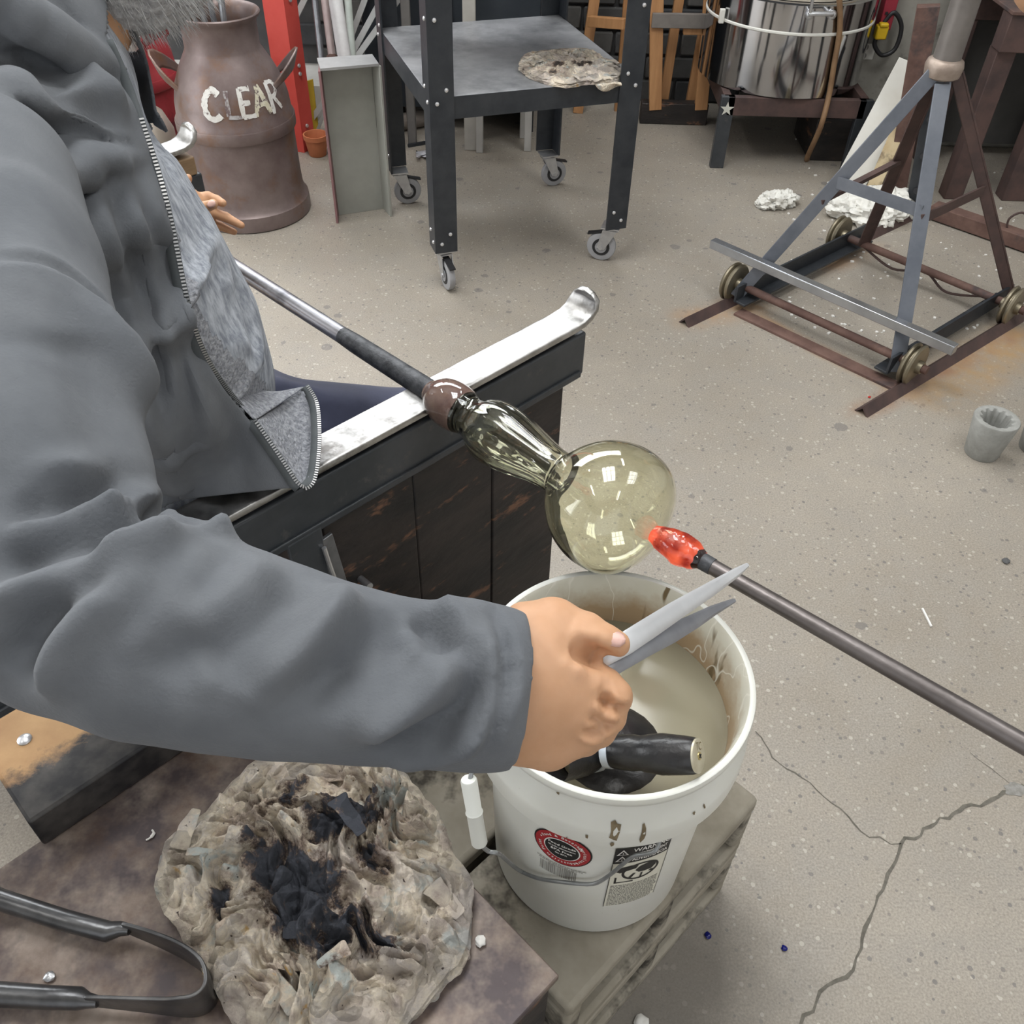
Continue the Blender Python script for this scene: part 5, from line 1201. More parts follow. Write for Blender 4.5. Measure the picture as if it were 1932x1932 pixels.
leaner('wooden_stake', 1640, 372, 0, 1745, 130, 3.58, .05, .03, mat('scorched_tan_stake', (.50, .38, .22), (.62, .52, .34), 8, rough=.8, c3=(.07, .04, .03), scale3=6, thr3=.58), 'scorched tan wooden stake leaning right of the white board', 'stake')
leaner('rusty_post', 1690, 360, 0, 1752, 10, 3.50, .075, .05, rust, 'rusty brown steel post leaning just left of the cart pipe', 'post')
chs = G(1722, 395, .012); che = D(1775, 120, 3.25)
chn = tag(MB().bar(chs, che, .055, .02, V((-.5, -1, .3))).build('punched_channel', black_steel, bevel=.002, loc=chs), 'black punched steel channel leaning inside the cart legs', 'channel')
for t in (.15, .4, .65): MB().lathe(chs.lerp(che, t) + V((-.006, -.014, .003)), V((-.5, -1, .3)), [(0, .011), (.003, .011)], 14).build('hole', black_plastic, chn)
# rusty frame at the far right
rf = thing('rusty_work_frame', V((1.9, 3.5, 0)), 'heavy rusty brown steel work frame at the right edge', 'work frame')
MB().box((2.25, 3.45, .60), (1.2, .08, .12)).build('beam', dark_rust, rf, bevel=.003)
MB().box((2.25, 3.85, .60), (1.2, .08, .12)).build('beam', dark_rust, rf, bevel=.003)
for (x, y, w_) in ((1.69, 3.47, .07), (1.93, 3.47, .10), (2.15, 3.47, .14), (1.69, 3.85, .07), (2.15, 3.85, .1)): MB().box((x, y, .27), (w_, .07, .54)).build('leg', rust if x < 1.5 else dark_rust, rf, bevel=.003)
MB().box((2.27, 3.66, .666), (1.25, .52, .012)).build('top', rust, rf, bevel=.002)
MB().box((1.95, 3.90, .3), (.5, .02, .5)).build('back_panel', mat('dark_grey_sheet', (.05, .05, .048), (.075, .073, .07), 4, rough=.6), rf)
# fluted cups
cup_m = mat('grey_graphite_cement', (.25, .25, .23), (.33, .33, .31), 30, rough=.8, bump=.3, bscale=90)
def cup(c, label, tilt=(0.02, 0)):
    t = thing('fluted_mould', c, label, 'mould'); X, Y = V((1, 0, 0)), V((0, 1, 0)); n = 96; h = .115
    def ring(z, r, flute=0): return [c + V((math.cos(6.28318 * j / n) * (r - flute * (.5 + .5 * math.cos(12 * 6.28318 * j / n))), math.sin(6.28318 * j / n) * (r - flute * (.5 + .5 * math.cos(12 * 6.28318 * j / n))), z)) for j in range(n)]
    rows = [ring(.0, .036), ring(.0, .041), ring(.004, .043), ring(h - .003, .057), ring(h, .055), ring(h, .043), ring(h - .004, .042, .007), ring(.03, .022, .008), ring(.03, .001)]
    b = MB().grid(rows, True, True); b.f.append(tuple(range(n))[::-1]); b.sm.append(False)
    b.build('mould_body', cup_m, t, angle=40)
    return t
cup(G(1858, 868, 0) + V((0, .03, 0)), 'grey fluted cement optic mould cup standing on the floor by the cart rail')
cup(G(1962, 860, 0) + V((0, .03, 0)), 'grey fluted mould cup at the right edge of the picture')
# little bits on the floor
a = G(1740, 1148, .003); b = G(1757, 1182, .003); tag(MB().bar(a, b, .004, .004).build('white_stick', chip_m, loc=a), 'thin white stick on the concrete floor right of the punty rod', 'stick')
blue = mat('cobalt_glass', (.005, .008, .12), rough=.1)
for (x, y, r, lb) in ((1335, 1766, .0055, 'tiny cobalt blue glass chip nearest the white bucket'), (1479, 1790, .005, 'tiny cobalt blue glass chip further from the white bucket')): pebble('glass_chip', G(x, y, .0002), r, blue, lb, 'glass chip', x, .5)
pebble('white_flake', G(1210, 1932, .0005), .012, chip_m, 'white crumpled flake on the floor at the bottom edge', 'flake', 9, .5)
pebble('yellow_flake', G(1806, 427, .0005), .02, mat('dry_yellow_leaf', (.42, .28, .08), rough=.7), 'small yellow dry leaf on the floor behind the cart', 'leaf', 12, .25)
pebble('grey_stone', G(1897, 1060, .0005), .009, mat('dark_stone', (.10, .10, .10), rough=.8), 'small dark stone on the floor at the right below the mould cup', 'stone', 15, .4)
pebble('red_chip', G(1640, 750, .0002), .004, mat('red_glass', (.5, .02, .015), rough=.2), 'tiny red glass chip on the floor in front of the cart', 'glass chip', 19, .5)
cm = MB()
for i in range(170):
    x = RND.uniform(1480, 1920); y = RND.uniform(400, 640) if RND.random() < .7 else RND.uniform(240, 420)
    p = G(x, y, .0); s_ = RND.uniform(.002, .006); cm.box(p + V((0, 0, s_ * .35)), (s_ * 2, s_ * 1.4, s_ * .7), (V((math.cos(i), math.sin(i), 0)), V((-math.sin(i), math.cos(i), 0)), V((0, 0, 1))))
tag(cm.build('floor_crumbs', chip_m), 'white crumbs scattered over the floor around the cart', 'crumbs', kind='stuff')
# ================================================================== person (distance-field modelling)
def surface(fn, lo, hi, h, blk=8):
    "quads of the zero level of fn(P[N,3]) on a grid of cell h (naive surface nets, evaluated only near the surface)"
    lo = np.array(lo, float); hi = np.array(hi, float); nb = np.ceil((hi - lo) / (h * blk)).astype(int); n = nb * blk + 1
    Vv = np.full(n, 1e3, np.float32)
    bi = np.stack(np.meshgrid(*[np.arange(k) for k in nb], indexing='ij'), -1).reshape(-1, 3)
    cen = lo + (bi + .5) * blk * h; dc = fn(cen)
    act = np.abs(dc) < blk * h * 1.35
    for b in bi[~act & (dc < 0)]:
        s = b * blk; Vv[s[0]:s[0] + blk + 1, s[1]:s[1] + blk + 1, s[2]:s[2] + blk + 1] = -1e3
    loc = np.stack(np.meshgrid(*[np.arange(blk + 1)] * 3, indexing='ij'), -1).reshape(-1, 3)
    A = bi[act]
    for k in range(0, len(A), 400):
        idx = (A[k:k + 400, None, :] * blk + loc[None]).reshape(-1, 3)
        Vv[idx[:, 0], idx[:, 1], idx[:, 2]] = fn(lo + idx * h)
    S = Vv < 0; c = np.zeros(tuple(n - 1), np.int8)
    for dx in (0, 1):
        for dy in (0, 1):
            for dz in (0, 1): c += S[dx:n[0] - 1 + dx, dy:n[1] - 1 + dy, dz:n[2] - 1 + dz]
    cells = np.argwhere((c > 0) & (c < 8)); vid = np.full(tuple(n - 1), -1, np.int32); vid[tuple(cells.T)] = np.arange(len(cells))
    acc = np.zeros((len(cells), 3)); cnt = np.zeros(len(cells))
    cor = [(i, j, k) for i in (0, 1) for j in (0, 1) for k in (0, 1)]
    for a in cor:
        for ax_ in range(3):
            if a[ax_]: continue
            b = list(a); b[ax_] = 1
            va = Vv[tuple((cells + a).T)]; vb = Vv[tuple((cells + b).T)]; x = (va < 0) != (vb < 0)
            t = np.where(x, np.clip(va / np.where(va == vb, 1, va - vb), 0, 1), 0)
            p = cells + np.array(a, float); p[:, ax_] += t
            acc[x] += p[x]; cnt[x] += 1
    verts = lo + acc / cnt[:, None] * h
    faces = []
    for ax_ in range(3):
        s0 = [slice(0, -1)] * 3; s1 = [slice(0, -1)] * 3; s0[ax_] = slice(0, -1); s1[ax_] = slice(1, None)
        e = np.argwhere(S[tuple(s0)] != S[tuple(s1)]); u, v_ = (ax_ + 1) % 3, (ax_ + 2) % 3
        e = e[(e[:, u] > 0) & (e[:, v_] > 0)]
        if not len(e): continue
        inside = S[tuple(e.T)]
        def cid(du, dv):
            q = e.copy(); q[:, u] += du; q[:, v_] += dv; return vid[tuple(q.T)]
        q = np.stack([cid(-1, -1), cid(0, -1), cid(0, 0), cid(-1, 0)], 1)
        q[~inside] = q[~inside][:, ::-1]
        faces.append(q[(q >= 0).all(1)])
    return verts, np.concatenate(faces)
def npv(*ps): return np.array([tuple(p) for p in ps], float)
def cone(Pn, a, b, ra, rb, flat=None, k=1.0):
    "distance to a tapered capsule; flat=(dir, factor) thins it along dir"
    a = np.array(a); b = np.array(b); ab = b - a
    t = np.clip(((Pn - a) @ ab) / (ab @ ab), 0, 1)
    d = Pn - (a + t[:, None] * ab)
    if flat is not None:
        f = np.array(flat[0]); f = f / np.linalg.norm(f); c = d @ f; d = d + np.outer(c * (1 / flat[1] - 1), f)
        return (np.sqrt((d * d).sum(1)) - (ra + (rb - ra) * t)) * (flat[1] if flat[1] < 1 else 1)
    return np.sqrt((d * d).sum(1)) - (ra + (rb - ra) * t)
def smin(a, b, k):
    h = np.clip(.5 + .5 * (b - a) / k, 0, 1); return b + (a - b) * h - k * h * (1 - h)
def ellip(Pn, c, ax, r):
    q = (Pn - np.array(c)) @ np.array(ax).T / np.array(r); l = np.sqrt((q * q).sum(1)); return (l - 1) * min(r)
def mesh_from(name, verts, faces, M, parent, smooth=True):
    me = bpy.data.meshes.new(name); off = np.array(WL[parent]) if parent else np.zeros(3)
    vv = (verts - off).astype(np.float32)
    me.vertices.add(len(vv)); me.vertices.foreach_set('co', vv.ravel())
    fa = np.array(faces, np.int32); me.loops.add(fa.size); me.loops.foreach_set('vertex_index', fa.ravel())
    me.polygons.add(len(fa)); me.polygons.foreach_set('loop_start', np.arange(len(fa), dtype=np.int32) * 4)
    me.polygons.foreach_set('use_smooth', np.ones(len(fa), bool)); me.update(calc_edges=True); me.validate()
    o = bpy.data.objects.new(name, me); COL.objects.link(o); me.materials.append(M)
    if parent: o.parent = parent; WL[o] = WL[parent]
    return o
def normals_of(verts, faces):
    p = verts[faces]; fn = np.cross(p[:, 2] - p[:, 0], p[:, 3] - p[:, 1]); vn = np.zeros_like(verts)
    for k in range(4): np.add.at(vn, faces[:, k], fn)
    return vn / np.maximum(1e-12, np.linalg.norm(vn, axis=1))[:, None]
def relax(verts, faces, it=2, lam=.5):
    e = np.concatenate([faces[:, [0, 1]], faces[:, [1, 2]], faces[:, [2, 3]], faces[:, [3, 0]]])
    for _ in range(it):
        s = np.zeros_like(verts); c = np.zeros(len(verts))
        np.add.at(s, e[:, 0], verts[e[:, 1]]); np.add.at(c, e[:, 0], 1); np.add.at(s, e[:, 1], verts[e[:, 0]]); np.add.at(c, e[:, 1], 1)
        verts = verts + lam * (s / np.maximum(c, 1)[:, None] - verts)
    return verts
# ---- torso frame: level = (pixel x, y, depth, half front-back in px, half width in m)
TL = [(118, 60, .90, 92, .085), (106, 170, .885, 128, .160), (120, 295, .90, 158, .185), (190, 478, .96, 200, .178), (240, 629, 1.06, 238, .165), (264, 719, 1.15, 238, .160), (284, 790, 1.21, 222, .158), (312, 880, 1.27, 215, .160), (340, 985, 1.31, 225, .165)]
fdx, fdy = .956, -.292
TC, TF, TR, TA_, TB_ = [], [], [], [], []
for (x, y, t, b, a) in TL:
    c = P(x, y, t); f = P(x + fdx * b, y + fdy * b, t) - c; TC.append(c); TB_.append(f.length); TF.append(f.normalized()); TA_.append(a)
for i in range(len(TL)):
    axs = (TC[min(i + 1, len(TL) - 1)] - TC[max(i - 1, 0)]).normalized(); f = (TF[i] - axs * TF[i].dot(axs)).normalized(); TF[i] = f
    r = axs.cross(f); 
    if r.dot(FW) > 0: r = -r
    TR.append(r.normalized())
TC, TF, TR = npv(*TC), npv(*TF), npv(*TR); TA_ = np.array(TA_); TB_ = np.array(TB_)
def torso_coords(Pn):
    best = np.full(len(Pn), 1e9); out = np.zeros((len(Pn), 6))
    for i in range(len(TC) - 1):
        ab = TC[i + 1] - TC[i]; t = np.clip(((Pn - TC[i]) @ ab) / (ab @ ab), 0, 1)
        c = TC[i] + t[:, None] * ab; d = Pn - c
        F = TF[i] + t[:, None] * (TF[i + 1] - TF[i]); R = TR[i] + t[:, None] * (TR[i + 1] - TR[i])
        F /= np.linalg.norm(F, axis=1)[:, None]; R /= np.linalg.norm(R, axis=1)[:, None]
        a = TA_[i] + t * (TA_[i + 1] - TA_[i]); b = TB_[i] + t * (TB_[i + 1] - TB_[i])
        u = (d * F).sum(1); v_ = (d * R).sum(1); w_ = np.sqrt(np.maximum(0, (d * d).sum(1) - u * u - v_ * v_))
        q = np.sqrt((u / b) ** 2 + (v_ / a) ** 2); dd = (q - 1) * np.minimum(a, b)
        sd = np.where(w_ > 1e-4, np.sqrt(np.maximum(dd, 0) ** 2 + w_ ** 2) + np.minimum(dd, 0), dd)
        m_ = sd < best; best = np.where(m_, sd, best)
        out[m_] = np.stack([i + t, u, v_, a, b, w_], 1)[m_]
    return best, out
def torso_d(Pn): return torso_coords(Pn)[0]
# ---- joints of the right arm: pixel, depth, radius in px of the sleeve
ARM = [(-30, 345, .705, 165), (-10, 520, .665, 190), (20, 720, .610, 215), (52, 930, .565, 212), (85, 1090, .535, 192), (140, 1150, .524, 190), (290, 1190, .520, 198), (420, 1222, .523, 186), (540, 1250, .528, 172), (660, 1272, .534, 156), (770, 1288, .540, 145), (860, 1292, .545, 148), (930, 1297, .548, 145), (972, 1301, .550, 140)]
AC = npv(*[P(x, y, t) for x, y, t, r in ARM]); AR = np.array([r * t / F_PX for x, y, t, r in ARM])
def sleeve_d(Pn):
    d = None
    for i in range(len(AC) - 1):
        q = cone(Pn, AC[i], AC[i + 1], AR[i], AR[i + 1]); d = q if d is None else smin(d, q, .012)
    # flat cut at the cuff
    e = AC[-1] - AC[-2]; e = e / np.linalg.norm(e); cut = (Pn - (AC[-1] + e * .002)) @ e
    return np.maximum(d, cut)
def jacket_d(Pn):
    d = torso_d(Pn) - .018
    s = sleeve_d(Pn); d2 = smin(d, s, .008)
    # left sleeve on the far side
    ls = np.minimum(cone(Pn, LSH, LEL, .080, .062), cone(Pn, LEL, LWR + (LEL - LWR) * .1, .060, .046)); d2 = smin(d2, ls, .02)
    # fleece hood rolled behind the neck
    hood = ellip(Pn, HOODC, HAX, (.105, .125, .055)); return smin(d2, hood, .025)
left = -TR[2]
LSH = TC[1] + left * .125 - TF[1] * .07 + np.array([0, 0, -.05]); LEL = np.array(P(215, 560, 1.30)); LWR = np.array(P(318, 385, 1.60))
HOODC = TC[0] - TF[0] * .055 + np.array([0, 0, -.015]); HAX = [TF[1], TR[1], np.cross(TF[1], TR[1])]
person = thing('person', V((-.5, 1.05, 0)), 'seated person in a dark grey zip hooded jacket and navy trousers holding steel jacks', 'person')
jk_m = mat('dark_grey_sweatshirt', (.124, .132, .145), (.162, .171, .184), 9, rough=.92, bump=.55, bscale=420, bdist=.0008, sheen=.06, spec=.15)
lin_m = mat('grey_fleece_lining', (.20, .21, .235), (.40, .41, .44), 190, rough=.95, bump=1.0, bscale=230, bdist=.004, detail=6, lo=.38, hi=.62)
tee_m = mat('heather_grey_tshirt', (.22, .24, .28), (.52, .55, .60), 120, rough=.9, bump=.2, bscale=300, stretch=(1, 1, .25), lo=.36, hi=.66, bdist=.0008)
jv, jf = surface(jacket_d, (-1.0, .05, .70), (.10, 1.75, 1.45), .0038)
jv = relax(jv, jf, 2)
# ---- sculpted folds: strokes seen on the jacket, pressed in or raised out
FOLDS = [  # points, width m, height m (negative = groove)
    ([(-20, 497), (70, 503), (140, 530), (195, 580), (225, 640)], .005, -.0035),
    ([(205, 300), (240, 420), (275, 540), (305, 640), (300, 740), (330, 840)], .013, -.010),
    ([(250, 320), (290, 440), (330, 590), (350, 720), (356, 850)], .011, -.006),
    ([(235, 360), (270, 500), (318, 630), (322, 760)], .010, .004),
    ([(180, 560), (240, 680), (285, 800), (330, 900), (352, 930)], .020, .010),
    ([(-20, 1062), (60, 1050), (142, 1028), (239, 1008), (300, 985)], .012, -.012),
    ([(240, 1000), (290, 968), (340, 975), (385, 1012)], .008, -.007),
    ([(330, 955), (372, 985), (410, 1020)], .012, .008),
    ([(20, 1290), (50, 1220), (85, 1165), (159, 1102), (235, 1066)], .012, -.011),
    ([(100, 1140), (170, 1085), (250, 1040), (340, 1010)], .010, .007),
    ([(0, 980), (90, 975), (170, 950), (260, 930)], .014, -.008),
    ([(0, 1010), (100, 1000), (200, 965), (330, 945)], .012, .006),
    ([(60, 1290), (120, 1190), (200, 1120), (300, 1075)], .014, .006),
    ([(387, 1275), (450, 1220), (512, 1158), (558, 1090)], .014, -.006),
    ([(350, 1200), (410, 1150), (450, 1090), (480, 1045)], .012, .005),
    ([(470, 1290), (560, 1220), (620, 1160), (650, 1110)], .013, .005),
    ([(560, 1330), (640, 1270), (700, 1200), (730, 1140)], .012, -.005),
    ([(300, 1290), (340, 1230), (400, 1160), (440, 1080), (450, 1040)], .012, -.005),
    ([(694, 1418), (760, 1395), (825, 1368), (880, 1325), (905, 1250)], .011, -.010),
    ([(660, 1380), (760, 1355), (830, 1310), (865, 1240)], .014, .007),
    ([(785, 1160), (805, 1175), (828, 1200), (842, 1240)], .009, -.008),
    ([(830, 1150), (880, 1150), (915, 1165)], .018, .003),
    ([(620, 1290), (720, 1230), (790, 1180)], .014, -.004),
    ([(850, 1420), (900, 1350), (925, 1270), (915, 1190)], .009, .005),
    ([(933, 1158), (952, 1230), (952, 1290), (932, 1365), (899, 1424)], .0045, -.005),
    ([(20, 80), (90, 140), (160, 205), (235, 235)], .018, -.010),
    ([(0, 20), (80, 80), (170, 150), (240, 200)], .020, .010),
    ([(30, 300), (60, 420), (40, 560)], .03, .004), ([(120, 620), (170, 760), (180, 900)], .03, -.006),
    ([(60, 640), (110, 800), (100, 920)], .03, .005), ([(380, 880), (430, 830), (470, 790)], .016, -.006), ([(390, 760), (400, 850), (380, 930)], .02, .006)]
def sculpt(verts, faces, folds):
    vn = normals_of(verts, faces); tri = [tuple(int(i) for i in f) for f in faces]
    bvh = BVHTree.FromPolygons([V(p) for p in verts], tri)
    disp = np.zeros(len(verts))
    for pts, wd, amp in folds:
        c = catmull([V((x, y, 0)) for x, y in pts], 6); hits = []
        for q in c:
            d = (FW + (q.x - 966) / F_PX * RT - (q.y - 966) / F_PX * UP).normalized(); h = bvh.ray_cast(CAM, d)
            if h[0] is not None: hits.append(np.array(h[0]))
        if len(hits) < 2: continue
        hits = np.array(hits); dm = np.full(len(verts), 1e9); tt = np.zeros(len(verts)); near = np.where((np.abs(verts - hits.mean(0)).max(1)) < .45)[0]; pv = verts[near]
        best = np.full(len(near), 1e9); bt = np.zeros(len(near))
        for i in range(len(hits) - 1):
            ab = hits[i + 1] - hits[i]
            if np.linalg.norm(ab) > .08: continue
            t = np.clip(((pv - hits[i]) @ ab) / max(1e-12, ab @ ab), 0, 1); dd = np.linalg.norm(pv - (hits[i] + t[:, None] * ab), axis=1)
            m_ = dd < best; best[m_] = dd[m_]; bt[m_] = ((i + t) / (len(hits) - 1))[m_]
        fade = np.clip(np.minimum(bt, 1 - bt) / .18, .15, 1)
        disp[near] += amp * fade * (np.exp(-(best / wd) ** 2) - (.42 * np.exp(-((best - 1.9 * wd) / (.8 * wd)) ** 2) if amp < 0 else 0))
    return verts + vn * disp[:, None]
jv = sculpt(jv, jf, [(p_, w_ * .9, a_ * (1.9 if p_[0][1] > 880 else 1.4)) for p_, w_, a_ in FOLDS])
_td = torso_d(jv); _ins = (_td < .009) & (_td > -.06); _tc = torso_coords(jv[_ins])[1]; _i = np.clip(_tc[:, 0].round().astype(int), 0, len(TC) - 1); _g = TF[_i] * (_tc[:, 1] / _tc[:, 4] ** 2)[:, None] + TR[_i] * (_tc[:, 2] / _tc[:, 3] ** 2)[:, None]; _g /= np.maximum(1e-9, np.linalg.norm(_g, axis=1))[:, None]; jv[_ins] += _g * (.009 - _td[_ins])[:, None]; jv = relax(jv, jf, 1, .4)
jv = relax(jv, jf, 1, .5)
# front opening: remove the cloth in front of the zip
ZIP = [(205, 75), (232, 130), (262, 215), (286, 290), (304, 345), (325, 430), (340, 515), (356, 600), (385, 680), (425, 735), (480, 795), (520, 850)]
def raycast_pts(bvh, pts, k=6):
    res = []
    for q in catmull([V((x, y, 0)) for x, y in pts], k):
        d = (FW + (q.x - 966) / F_PX * RT - (q.y - 966) / F_PX * UP).normalized(); h = bvh.ray_cast(CAM, d)
        if h[0] is not None: res.append(h[0])
    return res
bvh0 = BVHTree.FromPolygons([V(p) for p in jv], [tuple(int(i) for i in f) for f in jf])
zl = raycast_pts(bvh0, ZIP)
_, zc = torso_coords(npv(*zl)); zs = zc[:, 0]; zphi = np.arctan2(zc[:, 2] / zc[:, 3], zc[:, 1] / zc[:, 4]); o_ = np.argsort(zs)
_, vc = torso_coords(jv); vphi = np.arctan2(vc[:, 2] / vc[:, 3], vc[:, 1] / vc[:, 4])
lim = np.interp(vc[:, 0], zs[o_], zphi[o_])
near_torso = sleeve_d(jv) > .012
fc = jf
open_v = (vphi < lim) & (vphi > -(lim * .8 + .30 + 1.3 * np.clip(vc[:, 0] - 1.9, 0, 1))) & near_torso & (vc[:, 0] > .02)
# hem and neck hole
hemz = RZ + .012
low = (jv[:, 2] < hemz) & near_torso
neck = (vc[:, 0] < .001) & (vc[:, 5] > .012) & (np.linalg.norm(jv - TC[0], axis=1) < .075)
kill = open_v | low | neck
keep = ~kill[jf].any(1); jf2 = jf[keep]
used = np.unique(jf2); mp_ = np.full(len(jv), -1); mp_[used] = np.arange(len(used))
jacket = mesh_from('jacket', jv[used], mp_[jf2], jk_m, person)
md = jacket.modifiers.new('s', 'SOLIDIFY'); md.thickness = .003; md.offset = -1
# ---- lining seen inside the opening
lv, lf = surface(lambda q: torso_d(q) - .008, (-.85, .55, .62), (.05, 1.40, 1.35), .007); lv = relax(lv, lf, 2)
_, lc = torso_coords(lv); lphi = np.arctan2(lc[:, 2] / lc[:, 3], lc[:, 1] / lc[:, 4]); llim = np.interp(lc[:, 0], zs[o_], zphi[o_])
wdl = np.interp(lc[:, 0], [0, 2, 3, 4, 5, 6, 8], [.10, .12, .22, .36, .40, .45, .5])
keep = ((lphi > llim - wdl) & (lphi < llim - .01) & (lc[:, 0] > .05))[lf].all(1); lf2 = lf[keep]; used = np.unique(lf2); mp_ = np.full(len(lv), -1); mp_[used] = np.arange(len(used))
mesh_from('lining', lv[used], mp_[lf2], lin_m, jacket)
# ---- t-shirt
def tee_d(q): return torso_d(q) - .007
tv, tf_ = surface(tee_d, (-.85, .55, .55), (.05, 1.40, 1.35), .008); tv = relax(tv, tf_, 3)
tv = sculpt(tv, tf_, [([(395, 420), (420, 500), (430, 560)], .015, .006), ([(440, 520), (470, 600), (480, 680)], .012, -.006), ([(430, 640), (470, 660), (495, 700)], .012, .006), ([(250, 170), (290, 260), (330, 340)], .012, -.004)])
mesh_from('tshirt', tv, tf_, tee_m, person)
# ---- zip: cloth tape, teeth, and the turned-out lower corner with its fleece side
flapU = [(480, 795, 1.035), (515, 845, 1.05), (545, 890, 1.065), (560, 912, 1.07), (575, 920, 1.075), (590, 908, 1.085), (598, 870, 1.10), (601, 815, 1.125), (596, 760, 1.15), (578, 728, 1.165)]
zfull = [p + (CAM - p).normalized() * .003 for p in zl if True]
zcut = [p for p in zfull]
zdir_end = V(P(*flapU[0]))
zpath = zcut[:-3] + [V(P(*q)) for q in flapU]
zpath = zpath[:-10:3] + zpath[-10:]
for _ in range(4): zpath = [zpath[0]] + [(zpath[i - 1] + 2 * zpath[i] + zpath[i + 1]) / 4 if i < len(zpath) - 10 else zpath[i] for i in range(1, len(zpath) - 1)] + [zpath[-1]]
zpath = catmull(zpath, 8)
# resample evenly
seg = [0]
for a, b in zip(zpath, zpath[1:]): seg.append(seg[-1] + (b - a).length)
def zat_(s):
    i = int(np.searchsorted(seg, s)) ; i = min(max(i, 1), len(seg) - 1); t = (s - seg[i - 1]) / max(1e-9, seg[i] - seg[i - 1]); return zpath[i - 1].lerp(zpath[i], t), (zpath[i] - zpath[i - 1]).normalized()
L_ = seg[-1]; teeth = MB(); tape = [[], [], []]; s = 0; step = .0034
start = .07
while s < L_:
    p, d = zat_(s); vw = (CAM - p).normalized(); side = d.cross(vw).normalized(); side = side if side.dot(RT) > 0 else -side
    if s > start and True:
        teeth.box(p + vw * .0022 + side * .0012, (.0042, .0017, .0018), (side, d, vw))
    s += step
for k in range(120):
    p, d = zat_(L_ * k / 119); vw = (CAM - p).normalized(); side = d.cross(vw).normalized(); side = side if side.dot(RT) > 0 else -side
    for j, e in enumerate((-.009, 0, .0035)): tape[j].append(p + side * e + vw * (.0012 - abs(e) * .25))
tag(teeth.build('zipper_teeth', mat('silver_zip_teeth', (.55, .55, .55), rough=.35, metal=.8), jacket), kind='stuff')
MB().grid(tape, True).build('zipper_tape', mat('zip_tape_cloth', (.085, .095, .10), (.11, .12, .125), 30, rough=.9), jacket, solid=.0016)
# flap: outer panel side and fleece inside of the U
ul = [V(P(x, y, t)) for x, y, t in ((480, 795, 1.035), (515, 845, 1.05), (545, 890, 1.065), (575, 920, 1.075))]
ur = [V(P(x, y, t)) for x, y, t in ((578, 728, 1.165), (598, 770, 1.145), (601, 840, 1.115), (575, 920, 1.075))]
lft = catmull(ul, 5); rgt = catmull(ur, 5); rows = []
for i in range(len(lft)):
    row = []
    for j in range(11):
        t = j / 10; p = lft[i].lerp(rgt[i], t); rec = math.sin(t * math.pi) * .045 * (1 - i / (len(lft) - 1)) ** .6
        row.append(p - (CAM - p).normalized() * rec)
    rows.append(row)
MB().grid(rows, True).build('turned_corner', lin_m, jacket, solid=.002, sub=1)
inner = [V(P(x, y, t)) for x, y, t in ((452, 700, 1.13), (470, 720, 1.13), (495, 742, 1.13), (530, 742, 1.15), (578, 728, 1.165))]
il = catmull([V(P(x, y, t)) for x, y, t in ((385, 680, 1.005), (425, 735, 1.018), (480, 795, 1.035))], 5); ir = catmull([V(P(x, y, t)) for x, y, t in ((450, 640, 1.09), (490, 735, 1.13), (578, 728, 1.165))], 5)
MB().grid([[a.lerp(b, j / 8) - (CAM - a).normalized() * .02 * math.sin(math.pi * j / 8) for j in range(9)] for a, b in zip(il, ir)], True).build('lining_fold', lin_m, jacket, solid=.002, sub=1)
# outer cloth of the lower front panel, from the body out to the zip
bvj = BVHTree.FromPolygons([V(p) for p in jv], [tuple(int(i) for i in f) for f in jf])
ga = catmull([V(q) for q in ((262, 455, .98), (285, 600, 1.02), (305, 700, 1.03), (320, 820, 1.05), (330, 948, 1.10))], 8); gb = catmull([V(q) for q in ((329, 455, .96), (357, 600, 1.0), (412, 718, 1.015), (495, 822, 1.045), (570, 922, 1.074))], 8); rows = []
for i_, (a_, b_) in enumerate(zip(ga, gb)):
    row = []; ft = min(1, i_ / 12)
    for j in range(15):
        q = a_.lerp(b_, j / 14); d = FW + (q.x - 966) / F_PX * RT - (q.y - 966) / F_PX * UP; h = bvj.ray_cast(CAM, d.normalized()); t = q.z
        if h[0] is not None: t = (h[0] - CAM).dot(FW) - (.010 * ft * min(1, j / 5) - .004) if ft < 1 else min(t, (h[0] - CAM).dot(FW) - (.010 * min(1, j / 5) - .004))
        wv = .022 * math.sin(j * 1.1 + q.y * .016) * math.sin(math.pi * j / 14); row.append(P(q.x, q.y, t - wv * .6 * max(0, min(1, (i_ - 8) / 10))))
    rows.append(row)
for _ in range(3):
    rows = [[rows[i][j] if j == 14 else (rows[max(i - 1, 0)][j] + rows[min(i + 1, len(rows) - 1)][j] + rows[i][max(j - 1, 0)] + rows[i][min(j + 1, 14)] + 2 * rows[i][j]) / 6 for j in range(15)] for i in range(len(rows))]
MB().grid(rows, True).build('front_panel', jk_m, jacket, solid=.003, sub=1)
# ---- cuff end: ribbed band closing the sleeve opening
ce = AC[-1] - AC[-2]; ce = V(ce).normalized(); cc = V(AC[-1])
MB().tube(catmull([V(P(905, 1420, .53)), V(P(912, 1437, .53)), V(P(918, 1430, .53))], 4), .007, 10).build('cuff_cord_end', mat('navy_cord', (.03, .035, .05), rough=.8), jacket)
